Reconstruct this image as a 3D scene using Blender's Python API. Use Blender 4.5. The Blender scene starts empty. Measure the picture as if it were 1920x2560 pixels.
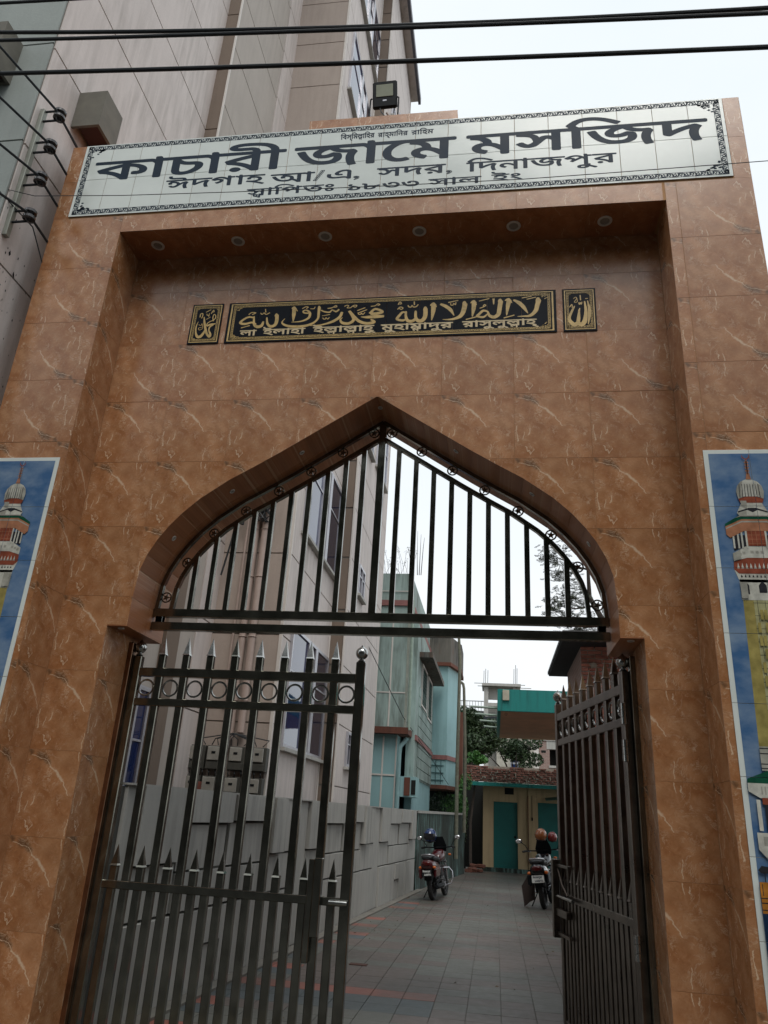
import bpy, math, random
from mathutils import Vector, Matrix, geometry
random.seed(7)
C = bpy.context.scene.collection
SC = bpy.context.scene

# ------------------------------------------------------------------ camera
cam = bpy.data.cameras.new('camera'); cam.sensor_fit = 'HORIZONTAL'; cam.sensor_width = 36.0
cam.lens = 35.02; cam.clip_start = 0.05; cam.clip_end = 900
camo = bpy.data.objects.new('camera', cam); C.objects.link(camo)
_y, _p, _r = -0.158978899, 0.383191796, 0.0603582967
fw = Vector((math.sin(_y)*math.cos(_p), math.cos(_y)*math.cos(_p), math.sin(_p)))
rt = fw.cross(Vector((0, 0, 1))).normalized(); up = rt.cross(fw)
r2 = math.cos(_r)*rt + math.sin(_r)*up; u2 = -math.sin(_r)*rt + math.cos(_r)*up
mw = Matrix((r2, u2, -fw)).transposed().to_4x4(); mw.translation = Vector((0, 0, 1.6))
camo.matrix_world = mw
SC.camera = camo
# ------------------------------------------------------------------ sky, sun, exposure (overcast noon)
SUN_EL, SUN_AZ = math.radians(60), math.radians(165)
W = bpy.data.worlds.new('World'); SC.world = W; W.use_nodes = True
nt = W.node_tree; N = nt.nodes; LK = nt.links
bg = N['Background']; bg.inputs['Strength'].default_value = 0.08
sky = N.new('ShaderNodeTexSky'); sky.sky_type = 'NISHITA'; sky.sun_disc = False
sky.sun_elevation = SUN_EL; sky.sun_rotation = SUN_AZ; sky.dust_density = 3.0; sky.ozone_density = 1.0
# closed white cloud deck over the clear sky, with faint bluish-white variation
tc = N.new('ShaderNodeTexCoord'); mp = N.new('ShaderNodeMapping'); mp.inputs['Scale'].default_value = (1, 1, 2.2)
cn = N.new('ShaderNodeTexNoise'); cn.inputs['Scale'].default_value = 1.4; cn.inputs['Detail'].default_value = 5
cr = N.new('ShaderNodeValToRGB'); cr.color_ramp.elements[0].position = .3; cr.color_ramp.elements[1].position = .75
cr.color_ramp.elements[0].color = (8.9, 9.8, 10.35, 1); cr.color_ramp.elements[1].color = (10.5, 10.75, 10.95, 1)
mx = N.new('ShaderNodeMix'); mx.data_type = 'RGBA'; mx.inputs[0].default_value = .93
LK.new(tc.outputs['Generated'], mp.inputs[0]); LK.new(mp.outputs[0], cn.inputs['Vector']); LK.new(cn.outputs['Fac'], cr.inputs[0])
LK.new(sky.outputs[0], mx.inputs[6]); LK.new(cr.outputs[0], mx.inputs[7]); LK.new(mx.outputs[2], bg.inputs['Color'])
sl = bpy.data.lights.new('sun', 'SUN'); sl.energy = 1.3; sl.angle = math.radians(30); sl.color = (1, .97, .92)
so = bpy.data.objects.new('sun', sl); C.objects.link(so)
so.rotation_euler = Vector((math.sin(SUN_AZ)*math.cos(SUN_EL), math.cos(SUN_AZ)*math.cos(SUN_EL), math.sin(SUN_EL))).to_track_quat('Z', 'Y').to_euler()
vs = SC.view_settings; vs.view_transform = 'Standard'; vs.look = 'None'; vs.gamma = 1; vs.exposure = 0.36; vs.use_curve_mapping = False

# ------------------------------------------------------------------ material helpers
def newmat(name):
    m = bpy.data.materials.new(name); m.use_nodes = True
    return m, m.node_tree, m.node_tree.nodes['Principled BSDF']
def nd(t, kind, **kw):
    n = t.nodes.new(kind)
    for k, v in kw.items():
        if k in n.inputs: n.inputs[k].default_value = v
        else: setattr(n, k, v)
    return n
def ramp(t, src, stops, interp='LINEAR'):
    r = t.nodes.new('ShaderNodeValToRGB'); r.color_ramp.interpolation = interp
    e = r.color_ramp.elements
    while len(e) < len(stops): e.new(.5)
    for q, (p, c) in zip(e, stops):
        q.position = p; q.color = (c, c, c, 1) if isinstance(c, (int, float)) else (*c, 1)
    t.links.new(src, r.inputs[0]); return r.outputs[0]
def mixc(t, fac, a, b, mode='MIX'):
    m = t.nodes.new('ShaderNodeMix'); m.data_type = 'RGBA'; m.blend_type = mode
    for i, v in ((0, fac), (6, a), (7, b)):
        if isinstance(v, (int, float)): m.inputs[i].default_value = v
        elif isinstance(v, (tuple, list)): m.inputs[i].default_value = (*v, 1)
        else: t.links.new(v, m.inputs[i])
    return m.outputs[2]
def math_(t, op, a, b=None, c=None, clamp=False):
    m = t.nodes.new('ShaderNodeMath'); m.operation = op; m.use_clamp = clamp
    for i, v in enumerate((a, b, c)):
        if v is None: continue
        if isinstance(v, (int, float)): m.inputs[i].default_value = v
        else: t.links.new(v, m.inputs[i])
    return m.outputs[0]
def coords(t, scale=(1, 1, 1), world=False, loc=(0, 0, 0)):
    if world: s = t.nodes.new('ShaderNodeNewGeometry').outputs['Position']
    else: s = t.nodes.new('ShaderNodeTexCoord').outputs['Object']
    m = t.nodes.new('ShaderNodeMapping'); m.inputs['Scale'].default_value = scale; m.inputs['Location'].default_value = loc
    t.links.new(s, m.inputs[0]); return m.outputs[0]
def noise(t, vec, scale, detail=4, rough=.55, dist=0):
    n = nd(t, 'ShaderNodeTexNoise', Scale=scale, Detail=detail, Roughness=rough, Distortion=dist)
    t.links.new(vec, n.inputs['Vector']); return n.outputs['Fac']
def bump(t, bsdf, h, strength=.3, dist=.01):
    b = nd(t, 'ShaderNodeBump', Strength=strength, Distance=dist)
    t.links.new(h, b.inputs['Height']); t.links.new(b.outputs[0], bsdf.inputs['Normal'])
def simple(name, col, rough=.6, metal=0., var=.18, scale=6., bmp=.15, bdist=.004, world=True, coat=0, objvar=0):
    m, t, b = newmat(name)
    v = coords(t, world=world)
    n1 = noise(t, v, scale, 5); n2 = noise(t, v, scale*9, 3)
    c2 = tuple(c*(1-var) for c in col); c1 = tuple(min(1, c*(1+var)) for c in col)
    cc = mixc(t, ramp(t, n1, [(.3, 0.), (.7, 1.)]), c2, c1)
    cc = mixc(t, math_(t, 'MULTIPLY', n2, var), cc, tuple(c*.5 for c in col))
    if objvar:
        oi = t.nodes.new('ShaderNodeObjectInfo')
        hv = nd(t, 'ShaderNodeHueSaturation'); t.links.new(cc, hv.inputs['Color'])
        t.links.new(math_(t, 'MULTIPLY_ADD', oi.outputs['Random'], objvar, 1-objvar/2), hv.inputs['Value']); cc = hv.outputs[0]
    t.links.new(cc, b.inputs['Base Color']); b.inputs['Metallic'].default_value = metal
    t.links.new(math_(t, 'MULTIPLY_ADD', n1, .25, rough-.12, clamp=True), b.inputs['Roughness'])
    if coat: b.inputs['Coat Weight'].default_value = coat; b.inputs['Coat Roughness'].default_value = .08
    if bmp: bump(t, b, n2, bmp, bdist)
    return m
def stained(name, col, dark=(.03, .035, .03), amount=.5, rough=.8, streak=True, rust=None, world=True, thresh=.5, bmp=.3):
    """painted or bare plaster with vertical streaks of mould and grime"""
    m, t, b = newmat(name)
    v = coords(t, world=world)
    base = mixc(t, noise(t, v, 2.2, 4), tuple(c*.86 for c in col), tuple(min(1, c*1.1) for c in col))
    vs_ = coords(t, (5.5, 5.5, .55), world=world) if streak else coords(t, (1.4, 1.4, 1.4), world=world)
    s = noise(t, vs_, 1.6, 6, .62, .3); s2 = noise(t, coords(t, (.6, .6, .5), world=world, loc=(3, 1, 2)), 1.1, 4)
    k = math_(t, 'MULTIPLY', ramp(t, s, [(thresh-.08, 0.), (thresh+.16, 1.)]), ramp(t, s2, [(.35, .15), (.65, 1.)]))
    k = math_(t, 'MULTIPLY', k, amount, clamp=True)
    cc = mixc(t, k, base, dark)
    if rust:
        s3 = noise(t, coords(t, (1, 1, .4), world=world, loc=(9, 4, 0)), 3.5, 6, .6)
        cc = mixc(t, ramp(t, s3, [(.55, 0.), (.68, .8)]), cc, rust)
    n2 = noise(t, v, 40, 4); cc = mixc(t, math_(t, 'MULTIPLY', n2, .22), cc, tuple(c*.45 for c in col))
    t.links.new(cc, b.inputs['Base Color']); b.inputs['Roughness'].default_value = rough
    bump(t, b, math_(t, 'ADD', n2, k), bmp, .006)
    return m

# polished brown marble-look tile: every tile carries the same print, so the pattern runs in each tile's own coordinates
def seg_group():
    g = bpy.data.node_groups.new('segment', 'ShaderNodeTree')
    for nm, ty, io in (('P', 'NodeSocketVector', 'INPUT'), ('A', 'NodeSocketVector', 'INPUT'), ('B', 'NodeSocketVector', 'INPUT'), ('W', 'NodeSocketFloat', 'INPUT'), ('Mask', 'NodeSocketFloat', 'OUTPUT')):
        g.interface.new_socket(nm, in_out=io, socket_type=ty)
    i = g.nodes.new('NodeGroupInput'); o = g.nodes.new('NodeGroupOutput')
    def vm(op, a, b=None):
        n = g.nodes.new('ShaderNodeVectorMath'); n.operation = op; g.links.new(a, n.inputs[0])
        if b is not None: g.links.new(b, n.inputs[1])
        return n
    pa = vm('SUBTRACT', i.outputs['P'], i.outputs['A']).outputs[0]; ba = vm('SUBTRACT', i.outputs['B'], i.outputs['A']).outputs[0]
    d1 = vm('DOT_PRODUCT', pa, ba).outputs['Value']; d2 = vm('DOT_PRODUCT', ba, ba).outputs['Value']
    h = g.nodes.new('ShaderNodeMath'); h.operation = 'DIVIDE'; h.use_clamp = True; g.links.new(d1, h.inputs[0]); g.links.new(d2, h.inputs[1])
    sc = g.nodes.new('ShaderNodeVectorMath'); sc.operation = 'SCALE'; g.links.new(ba, sc.inputs[0]); g.links.new(h.outputs[0], sc.inputs['Scale'])
    d = vm('SUBTRACT', pa, sc.outputs[0]).outputs[0]; ln = vm('LENGTH', d).outputs['Value']
    mr = g.nodes.new('ShaderNodeMapRange'); mr.interpolation_type = 'SMOOTHSTEP'
    g.links.new(ln, mr.inputs[0]); mr.inputs[1].default_value = 0; g.links.new(i.outputs['W'], mr.inputs[2])
    mr.inputs[3].default_value = 1; mr.inputs[4].default_value = 0
    g.links.new(mr.outputs[0], o.inputs[0]); return g
SEG = seg_group()
def marble(name, lo, hi, vein, blotch, tw=.6, th=.59, rough=.16):
    m, t, b = newmat(name)
    tcn = t.nodes.new('ShaderNodeTexCoord'); oi = t.nodes.new('ShaderNodeObjectInfo')
    sx = t.nodes.new('ShaderNodeSeparateXYZ'); t.links.new(tcn.outputs['Object'], sx.inputs[0])
    cb = t.nodes.new('ShaderNodeCombineXYZ')
    t.links.new(math_(t, 'DIVIDE', sx.outputs['X'], tw), cb.inputs[0]); t.links.new(math_(t, 'DIVIDE', sx.outputs['Z'], th), cb.inputs[1])
    P0 = cb.outputs[0]
    def wob(scale, amp):
        n = nd(t, 'ShaderNodeTexNoise', Scale=scale, Detail=4.0, Roughness=.6); t.links.new(P0, n.inputs['Vector'])
        s = t.nodes.new('ShaderNodeVectorMath'); s.operation = 'MULTIPLY_ADD'; t.links.new(n.outputs['Color'], s.inputs[0])
        s.inputs[1].default_value = (amp, amp, 0); s.inputs[2].default_value = (-amp/2, -amp/2, 0)
        a = t.nodes.new('ShaderNodeVectorMath'); a.operation = 'ADD'; t.links.new(P0, a.inputs[0]); t.links.new(s.outputs[0], a.inputs[1]); return a.outputs[0]
    P1 = wob(7, .11); P2 = wob(4, .2)
    def seg(P, a, bb, w):
        g = t.nodes.new('ShaderNodeGroup'); g.node_tree = SEG; t.links.new(P, g.inputs['P'])
        g.inputs['A'].default_value = (a[0], 1-a[1], 0); g.inputs['B'].default_value = (bb[0], 1-bb[1], 0); g.inputs['W'].default_value = w
        return g.outputs[0]
    def mxs(L):
        r = L[0]
        for q in L[1:]: r = math_(t, 'MAXIMUM', r, q)
        return r
    veins = mxs([seg(P1, (.06, .08), (.27, .12), .007), seg(P1, (.27, .12), (.4, .25), .010), seg(P1, (.4, .25), (.52, .34), .026), seg(P1, (.52, .34), (.62, .52), .012),
                 seg(P1, (.03, .52), (.04, .74), .010), seg(P1, (.13, .6), (.11, .71), .009), seg(P1, (.22, .54), (.19, .64), .010), seg(P1, (.13, .82), (.21, .94), .008),
                 seg(P1, (.21, .94), (.25, .86), .007), seg(P1, (.68, .78), (.68, .97), .008), seg(P1, (.66, .03), (.68, .12), .011), seg(P1, (.74, .04), (.73, .11), .008)])
    nr = noise(t, P2, 3.1, 8, .72, 1.2); ridge = ramp(t, math_(t, 'ABSOLUTE', math_(t, 'SUBTRACT', nr, .5)), [(0, 1.), (.017, .0)])
    nm_ = noise(t, P0, 4.5, 3); fine = math_(t, 'MULTIPLY', ridge, ramp(t, nm_, [(.42, 0.), (.6, .7)])); veins = math_(t, 'MAXIMUM', veins, fine)
    soft = mxs([seg(P2, (.3, .16), (.6, .45), .14), seg(P2, (.7, .6), (.9, .95), .12)])
    dk = mxs([seg(P2, (.14, .08), (.3, .13), .075), seg(P1, (.03, .02), (.05, .05), .05)])
    n1 = noise(t, P0, 2.6, 6, .6); n2 = noise(t, P0, 16, 5, .7)
    cc = mixc(t, ramp(t, n1, [(.34, 0.), (.66, 1.)]), lo, hi)
    n4 = noise(t, P1, 8, 6, .7); cc = mixc(t, math_(t, 'MULTIPLY', ramp(t, n4, [(.42, 1.), (.5, 0.)]), .3), cc, tuple(c*.75 for c in lo)); cc = mixc(t, math_(t, 'MULTIPLY', ramp(t, n4, [(.52, 0.), (.62, 1.)]), .35), cc, tuple(c*1.15 for c in hi))
    cc = mixc(t, math_(t, 'MULTIPLY', ramp(t, n2, [(.45, 0.), (.75, 1.)]), .35), cc, tuple(c*.5 for c in lo))
    n3 = noise(t, P2, 5.5, 7, .68, .6)
    cc = mixc(t, math_(t, 'MULTIPLY', ramp(t, n3, [(.5, 0.), (.72, 1.)]), .3), cc, tuple(c*.62 for c in lo))
    cc = mixc(t, math_(t, 'MULTIPLY', ramp(t, n3, [(.28, 1.), (.42, 0.)]), .35), cc, tuple(c*1.25 for c in hi))
    cc = mixc(t, math_(t, 'MULTIPLY', soft, .3), cc, tuple(c*1.35 for c in hi))
    cc = mixc(t, math_(t, 'MULTIPLY', dk, .8), cc, blotch)
    cc = mixc(t, math_(t, 'MULTIPLY', math_(t, 'MULTIPLY', veins, math_(t, 'ADD', n2, .55), clamp=True), .95), cc, vein)
    hv = nd(t, 'ShaderNodeHueSaturation'); t.links.new(cc, hv.inputs['Color'])
    t.links.new(math_(t, 'MULTIPLY_ADD', oi.outputs['Random'], .14, .93), hv.inputs['Value'])
    t.links.new(hv.outputs[0], b.inputs['Base Color'])
    t.links.new(math_(t, 'MULTIPLY_ADD', n2, .12, rough), b.inputs['Roughness'])
    b.inputs['Specular IOR Level'].default_value = .5
    bump(t, b, n1, .05, .002)
    return m
MARBLE = marble('marble_tile', (.30, .115, .040), (.45, .235, .118), (.60, .44, .30), (.10, .05, .024))
MARBLE_D = marble('marble_tile_small', (.32, .11, .036), (.43, .18, .075), (.5, .3, .17), (.14, .06, .026), .6, .59, .4)
GROUT = simple('grout', (.42, .22, .09), .8, bmp=.05)
CONC = simple('concrete', (.3, .29, .27), .85, scale=3)
CERAM = simple('white_ceramic', (.66, .70, .66), .14, var=.05, scale=3, bmp=.02, objvar=.05)
INK = simple('navy_print', (.008, .022, .042), .5, var=.2, bmp=0); INK.node_tree.nodes['Principled BSDF'].inputs['Specular IOR Level'].default_value = .15
BLACKC = simple('black_ceramic', (.003, .005, .010), .3, var=.3, bmp=0); BLACKC.node_tree.nodes['Principled BSDF'].inputs['Specular IOR Level'].default_value = .1
GOLD = simple('gold_print', (.60, .40, .13), .3, var=.2, scale=20, bmp=0)
GOLD2 = simple('pale_gold_print', (.62, .48, .27), .3, var=.1, scale=20, bmp=0)
MAROON = simple('maroon_edge', (.03, .004, .008), .2, bmp=0)
def steel(name, base, rough):
    m, t, b = newmat(name)
    v = coords(t, (1, 1, .12), world=True); n = noise(t, v, 60, 3); n2 = noise(t, coords(t, world=True), 7, 5)
    cc = mixc(t, ramp(t, n2, [(.35, 0.), (.7, 1.)]), tuple(c*.6 for c in base), base)
    t.links.new(cc, b.inputs['Base Color']); b.inputs['Metallic'].default_value = .95
    t.links.new(math_(t, 'MULTIPLY_ADD', n2, .22, rough-.08), b.inputs['Roughness']); bump(t, b, n, .06, .001)
    return m
STEEL = steel('stainless_steel', (.27, .265, .225), .11)
STEEL_O = steel('brownish_steel', (.25, .215, .185), .28)  # browner, duller steel for the open right leaf
STEEL_B = steel('bright_steel', (.5, .5, .48), .14)
LAMPRIM = simple('lamp_rim', (.62, .58, .52), .4, var=.05)
LAMPG = simple('lamp_lens', (.3, .27, .23), .3, var=.1)
BLACKP = simple('black_plastic', (.008, .010, .012), .55, var=.2); BLACKP.node_tree.nodes['Principled BSDF'].inputs['Specular IOR Level'].default_value = .15
RUBBER = simple('rubber', (.014, .014, .014), .75, var=.2)
CABLE = simple('cable_black', (.01, .014, .018), .55, var=.2)
def glassm(name, col, rough=.03, tint=None):
    m, t, b = newmat(name); n = noise(t, coords(t, world=True), .9, 3)
    t.links.new(mixc(t, n, col, tint or tuple(c*1.6 for c in col)), b.inputs['Base Color']); b.inputs['Roughness'].default_value = rough
    b.inputs['Specular IOR Level'].default_value = .9; bump(t, b, n, .15, .02); return m
GLASS = glassm('blue_window_glass', (.012, .022, .075))
GLASSD = glassm('dark_window_glass', (.012, .012, .03))
PALE = stained('pale_render', (.66, .59, .555), (.34, .30, .27), .6, .8)
BEIGE = stained('beige_render', (.46, .41, .365), (.25, .22, .19), .35, .8)
TAUPE = stained('taupe_render', (.42, .35, .305), (.22, .18, .15), .3, .8)
BROWNR = stained('brown_render', (.20, .15, .115), (.12, .09, .07), .3, .8)
GREYG = stained('grey_green_render', (.32, .35, .33), (.17, .18, .17), .35, .85)
WHITET = simple('white_trim', (.62, .58, .54), .6, var=.06)
ALU = simple('aluminium_frame', (.5, .5, .54), .35, .6, var=.08)
CEMENT = stained('cement_render', (.42, .41, .38), (.13, .14, .13), .5, .85)
def mossy():
    m, t, b = newmat('mould_covered_plaster')
    st = noise(t, coords(t, (7, 7, .5), world=True), 2.4, 7, .7, .2); bg_ = noise(t, coords(t, (.5, .5, .5), world=True), 1.3, 5, .6); fn = noise(t, coords(t, world=True), 30, 5, .7)
    k = math_(t, 'MULTIPLY', ramp(t, st, [(.47, 0.), (.60, 1.)]), ramp(t, bg_, [(.38, .12), (.62, 1.)]))
    cc = mixc(t, k, (.009, .014, .011), (.17, .30, .28)); cc = mixc(t, math_(t, 'MULTIPLY', ramp(t, fn, [(.45, 0.), (.7, 1.)]), .5), cc, (.05, .055, .03))
    t.links.new(cc, b.inputs['Base Color']); b.inputs['Roughness'].default_value = .9; bump(t, b, fn, .5, .006); return m
MOSSY = mossy()
TEAL = stained('pale_teal_paint', (.20, .36, .37), (.06, .07, .05), .75, .8, thresh=.55)
TEALC = stained('clean_teal_paint', (.29, .48, .50), (.12, .22, .22), .4, .75)
TEALS = stained('soiled_teal_paint', (.37, .48, .45), (.06, .065, .05), 1.0, .85, thresh=.44)
MOULD = stained('soiled_parapet', (.16, .15, .13), (.015, .018, .018), 1.0, .9, thresh=.42, rust=(.13, .07, .045))
REDB = stained('faded_red_band', (.30, .13, .12), (.06, .03, .02), .6, .8)
RUSTY = stained('rusty_brown_slab', (.15, .055, .035), (.03, .02, .015), .7, .9)
GREENP = stained('green_paint', (.006, .22, .20), (.003, .03, .03), .7, .6, thresh=.56)
DOORG = stained('door_green_paint', (.002, .13, .12), (.002, .06, .055), .5, .5, streak=False)
YELLOW = stained('yellow_wall_paint', (.45, .34, .20), (.05, .05, .02), .55, .85, thresh=.58)
SOFFIT = simple('brown_soffit', (.44, .21, .125), .75, var=.2, scale=2)
DARKR = simple('dark_red_wall', (.17, .055, .038), .8, var=.3)
DARK = simple('recess_shade', (.006, .007, .006), .9, var=.3)  # near-black for openings and gaps, their shade put into the colour
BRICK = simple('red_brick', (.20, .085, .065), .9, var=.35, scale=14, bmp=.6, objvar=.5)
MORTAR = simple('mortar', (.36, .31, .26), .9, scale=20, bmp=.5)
WOODG = simple('weathered_pole', (.16, .16, .12), .9, var=.3, scale=12)
PVC = simple('pvc_pipe', (.42, .33, .29), .5, var=.12)
PVCT = simple('teal_pipe', (.22, .36, .37), .5, var=.12)
PVCG = simple('pale_green_pipe', (.28, .36, .30), .5, var=.2)
def floorm(name, c1, c2):
    m, t, b = newmat(name); oi = t.nodes.new('ShaderNodeObjectInfo'); v = coords(t, world=True)
    at = t.nodes.new('ShaderNodeAttribute'); at.attribute_name = 'tone'
    n = noise(t, v, 9, 6, .65); n2 = noise(t, v, .8, 4); n3 = noise(t, v, 55, 3)
    cc = mixc(t, math_(t, 'ADD', math_(t, 'MULTIPLY', n, .7), math_(t, 'MULTIPLY', oi.outputs['Random'], .4), clamp=True), c1, c2)
    cc = mixc(t, ramp(t, n2, [(.42, 0.), (.62, .6)]), cc, (.065, .062, .054))
    cc = mixc(t, math_(t, 'MULTIPLY', n3, .3), cc, (.045, .045, .04))
    t.links.new(cc, b.inputs['Base Color']); t.links.new(math_(t, 'MULTIPLY_ADD', n, .35, .3), b.inputs['Roughness'])
    bump(t, b, n3, .2, .003); return m
FT_R = floorm('reddish_floor_tile', (.125, .098, .088), (.15, .115, .10))
FT_G = floorm('grey_green_floor_tile', (.11, .113, .098), (.15, .15, .13))
FT_O = floorm('orange_red_floor_tile', (.30, .085, .06), (.36, .12, .085))
FT_B = floorm('slate_blue_floor_tile', (.05, .075, .085), (.10, .12, .13))
GROUTF = simple('floor_grout', (.17, .165, .15), .9)
ASPH = simple('asphalt', (.05, .05, .048), .9, scale=4, bmp=.4)
EARTH = simple('earth', (.08, .07, .05), .95, scale=3, bmp=.4)
def leafm(name, a, b_):
    m, t, b = newmat(name); oi = noise(t, coords(t, world=True), 1.7, 3); n2 = noise(t, coords(t, world=True), 25, 2)
    cc = mixc(t, ramp(t, oi, [(.35, 0.), (.65, 1.)]), a, b_); cc = mixc(t, math_(t, 'MULTIPLY', n2, .5), cc, tuple(q*.4 for q in a))
    t.links.new(cc, b.inputs['Base Color']); b.inputs['Roughness'].default_value = .5
    b.inputs['Subsurface Weight'].default_value = 0; return m
LEAF = leafm('dark_leaf', (.018, .045, .014), (.05, .085, .03))
LEAF_G = leafm('bright_leaf', (.05, .16, .03), (.10, .26, .06))
LEAF_F = leafm('feathery_leaf', (.07, .085, .055), (.12, .14, .09))
BARK = simple('bark', (.07, .055, .045), .9, var=.3, scale=15, bmp=.6)

# ------------------------------------------------------------------ mesh helpers
ROOT = {}
class MB:
    def __init__(s): s.v = []; s.f = []
    def add(s, vs_, fs): 
        o = len(s.v); s.v += [tuple(v) for v in vs_]; s.f += [tuple(i+o for i in f) for f in fs]; return s
    def box(s, x0, x1, y0, y1, z0, z1):
        return s.add([(x0, y0, z0), (x1, y0, z0), (x1, y1, z0), (x0, y1, z0), (x0, y0, z1), (x1, y0, z1), (x1, y1, z1), (x0, y1, z1)],
                     [(0, 3, 2, 1), (4, 5, 6, 7), (0, 1, 5, 4), (1, 2, 6, 5), (2, 3, 7, 6), (3, 0, 4, 7)])
    def bbox(s, x0, x1, y0, y1, z0, z1, b=.004):
        """box with every vertical and horizontal edge chamfered"""
        X = (x0, x1); Y = (y0, y1); Z = (z0, z1); vs_ = []; idx = {}
        for i in (0, 1):
            for j in (0, 1):
                for k in (0, 1):
                    sx, sy, sz = (1-2*i)*b, (1-2*j)*b, (1-2*k)*b
                    for a in range(3):
                        p = [X[i]+sx, Y[j]+sy, Z[k]+sz]; p[a] = (X[i], Y[j], Z[k])[a]; idx[i, j, k, a] = len(vs_); vs_.append(p)
        fs = []
        for a in range(3):
            o1, o2 = (a+1) % 3, (a+2) % 3
            for e in (0, 1):
                q = []
                for (p1, p2) in ((0, 0), (1, 0), (1, 1), (0, 1)):
                    c = [0, 0, 0]; c[a] = e; c[o1] = p1; c[o2] = p2; q.append(idx[c[0], c[1], c[2], a])
                fs.append(tuple(q if e else q[::-1]))
            for p1 in (0, 1):
                for p2 in (0, 1):
                    c0 = [0, 0, 0]; c0[o1] = p1; c0[o2] = p2; c1 = c0[:]; c1[a] = 1
                    q = [idx[(*c0, o1)], idx[(*c1, o1)], idx[(*c1, o2)], idx[(*c0, o2)]]
                    fs.append(tuple(q if (p1 ^ p2) else q[::-1]))
        for i in (0, 1):
            for j in (0, 1):
                for k in (0, 1):
                    q = [idx[i, j, k, a] for a in range(3)]; fs.append(tuple(q if (i+j+k) % 2 else q[::-1]))
        return s.add(vs_, fs)
    def hexa(s, p): return s.add(p, [(0, 3, 2, 1), (4, 5, 6, 7), (0, 1, 5, 4), (1, 2, 6, 5), (2, 3, 7, 6), (3, 0, 4, 7)])
    def xf(s, M): s.v = [tuple(M @ Vector(v)) for v in s.v]; return s
    def prism(s, poly, fn, d0, d1):
        """poly: 2d convex-ish outline, fn(a,b,d)->xyz"""
        n = len(poly); s.add([fn(a, b, d0) for a, b in poly]+[fn(a, b, d1) for a, b in poly],
              [tuple(range(n))[::-1], tuple(range(n, 2*n))]+[(i, (i+1) % n, n+(i+1) % n, n+i) for i in range(n)]); return s
    def tube(s, pts, r, n=8, cap=True):
        pts = [Vector(p) for p in pts]; rs = r if isinstance(r, (list, tuple)) else [r]*len(pts)
        rings = []; ref = None
        for i, p in enumerate(pts):
            d = (pts[min(i+1, len(pts)-1)]-pts[max(i-1, 0)]).normalized()
            if ref is None: ref = Vector((0, 0, 1)) if abs(d.z) < .9 else Vector((1, 0, 0))
            a = d.cross(ref).normalized(); b = a.cross(d).normalized(); ref = b
            rings.append([p+rs[i]*(math.cos(2*math.pi*k/n)*a+math.sin(2*math.pi*k/n)*b) for k in range(n)])
        vs_ = [v for r_ in rings for v in r_]; fs = []
        for i in range(len(pts)-1):
            for k in range(n): fs.append((i*n+k, i*n+(k+1) % n, (i+1)*n+(k+1) % n, (i+1)*n+k))
        if cap: fs.append(tuple(range(n))[::-1]); fs.append(tuple((len(pts)-1)*n+k for k in range(n)))
        return s.add(vs_, fs)
    def lathe(s, prof, n=12, c=(0, 0, 0), axis='z'):
        vs_ = []; fs = []
        for r, h in prof:
            for k in range(n):
                a = 2*math.pi*k/n; x, y = r*math.cos(a), r*math.sin(a)
                p = (x, y, h) if axis == 'z' else (h, x, y) if axis == 'x' else (y, h, x)
                vs_.append((p[0]+c[0], p[1]+c[1], p[2]+c[2]))
        for i in range(len(prof)-1):
            for k in range(n): fs.append((i*n+k, i*n+(k+1) % n, (i+1)*n+(k+1) % n, (i+1)*n+k))
        fs.append(tuple(range(n))[::-1]); fs.append(tuple((len(prof)-1)*n+k for k in range(n)))
        return s.add(vs_, fs)
    def ball(s, c, r, n=12, m=8, sq=(1, 1, 1)):
        vs_ = []; fs = []
        for i in range(m+1):
            th = math.pi*i/m
            for k in range(n):
                a = 2*math.pi*k/n; vs_.append((c[0]+r*sq[0]*math.sin(th)*math.cos(a), c[1]+r*sq[1]*math.sin(th)*math.sin(a), c[2]+r*sq[2]*math.cos(th)))
        for i in range(m):
            for k in range(n): fs.append((i*n+k, (i+1)*n+k, (i+1)*n+(k+1) % n, i*n+(k+1) % n))
        return s.add(vs_, fs)
    def torus(s, c, R, r, ax='y', n=20, m=6, Ms=None):
        vs_ = []; fs = []
        for i in range(n):
            a = 2*math.pi*i/n
            for k in range(m):
                b = 2*math.pi*k/m; rr = R+r*math.cos(b); h = r*math.sin(b); u, v = rr*math.cos(a), rr*math.sin(a)
                p = (u, h, v) if ax == 'y' else (h, u, v) if ax == 'x' else (u, v, h)
                vs_.append((p[0]+c[0], p[1]+c[1], p[2]+c[2]))
        for i in range(n):
            for k in range(m): fs.append((i*m+k, ((i+1) % n)*m+k, ((i+1) % n)*m+(k+1) % m, i*m+(k+1) % m))
        return s.add(vs_, fs)
    def mesh(s, name, mat, off=(0, 0, 0)):
        me = bpy.data.meshes.new(name); me.from_pydata([(x-off[0], y-off[1], z-off[2]) for x, y, z in s.v], [], s.f)
        if mat: me.materials.append(mat)
        me.update(); return me
    def build(s, name, mat, parent=None, smooth=False, kind=None, origin=None):
        off = ROOT.get(parent.name, (0, 0, 0)) if parent else (0, 0, 0)
        ori = origin or off
        me = s.mesh(name, mat, ori)
        fixn(me)
        if smooth:
            for p in me.polygons: p.use_smooth = True
            try: me.set_sharp_from_angle(angle=math.radians(40))
            except Exception: pass
        o = bpy.data.objects.new(name, me); C.objects.link(o)
        o.location = tuple(ori[i]-off[i] for i in range(3))
        if parent: o.parent = parent; ROOT[o.name] = ori
        else: ROOT[o.name] = ori
        if kind: o['kind'] = kind
        return o
import bmesh
def fixn(me):
    bm = bmesh.new(); bm.from_mesh(me); bmesh.ops.recalc_face_normals(bm, faces=bm.faces); bm.to_mesh(me); bm.free()
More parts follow.
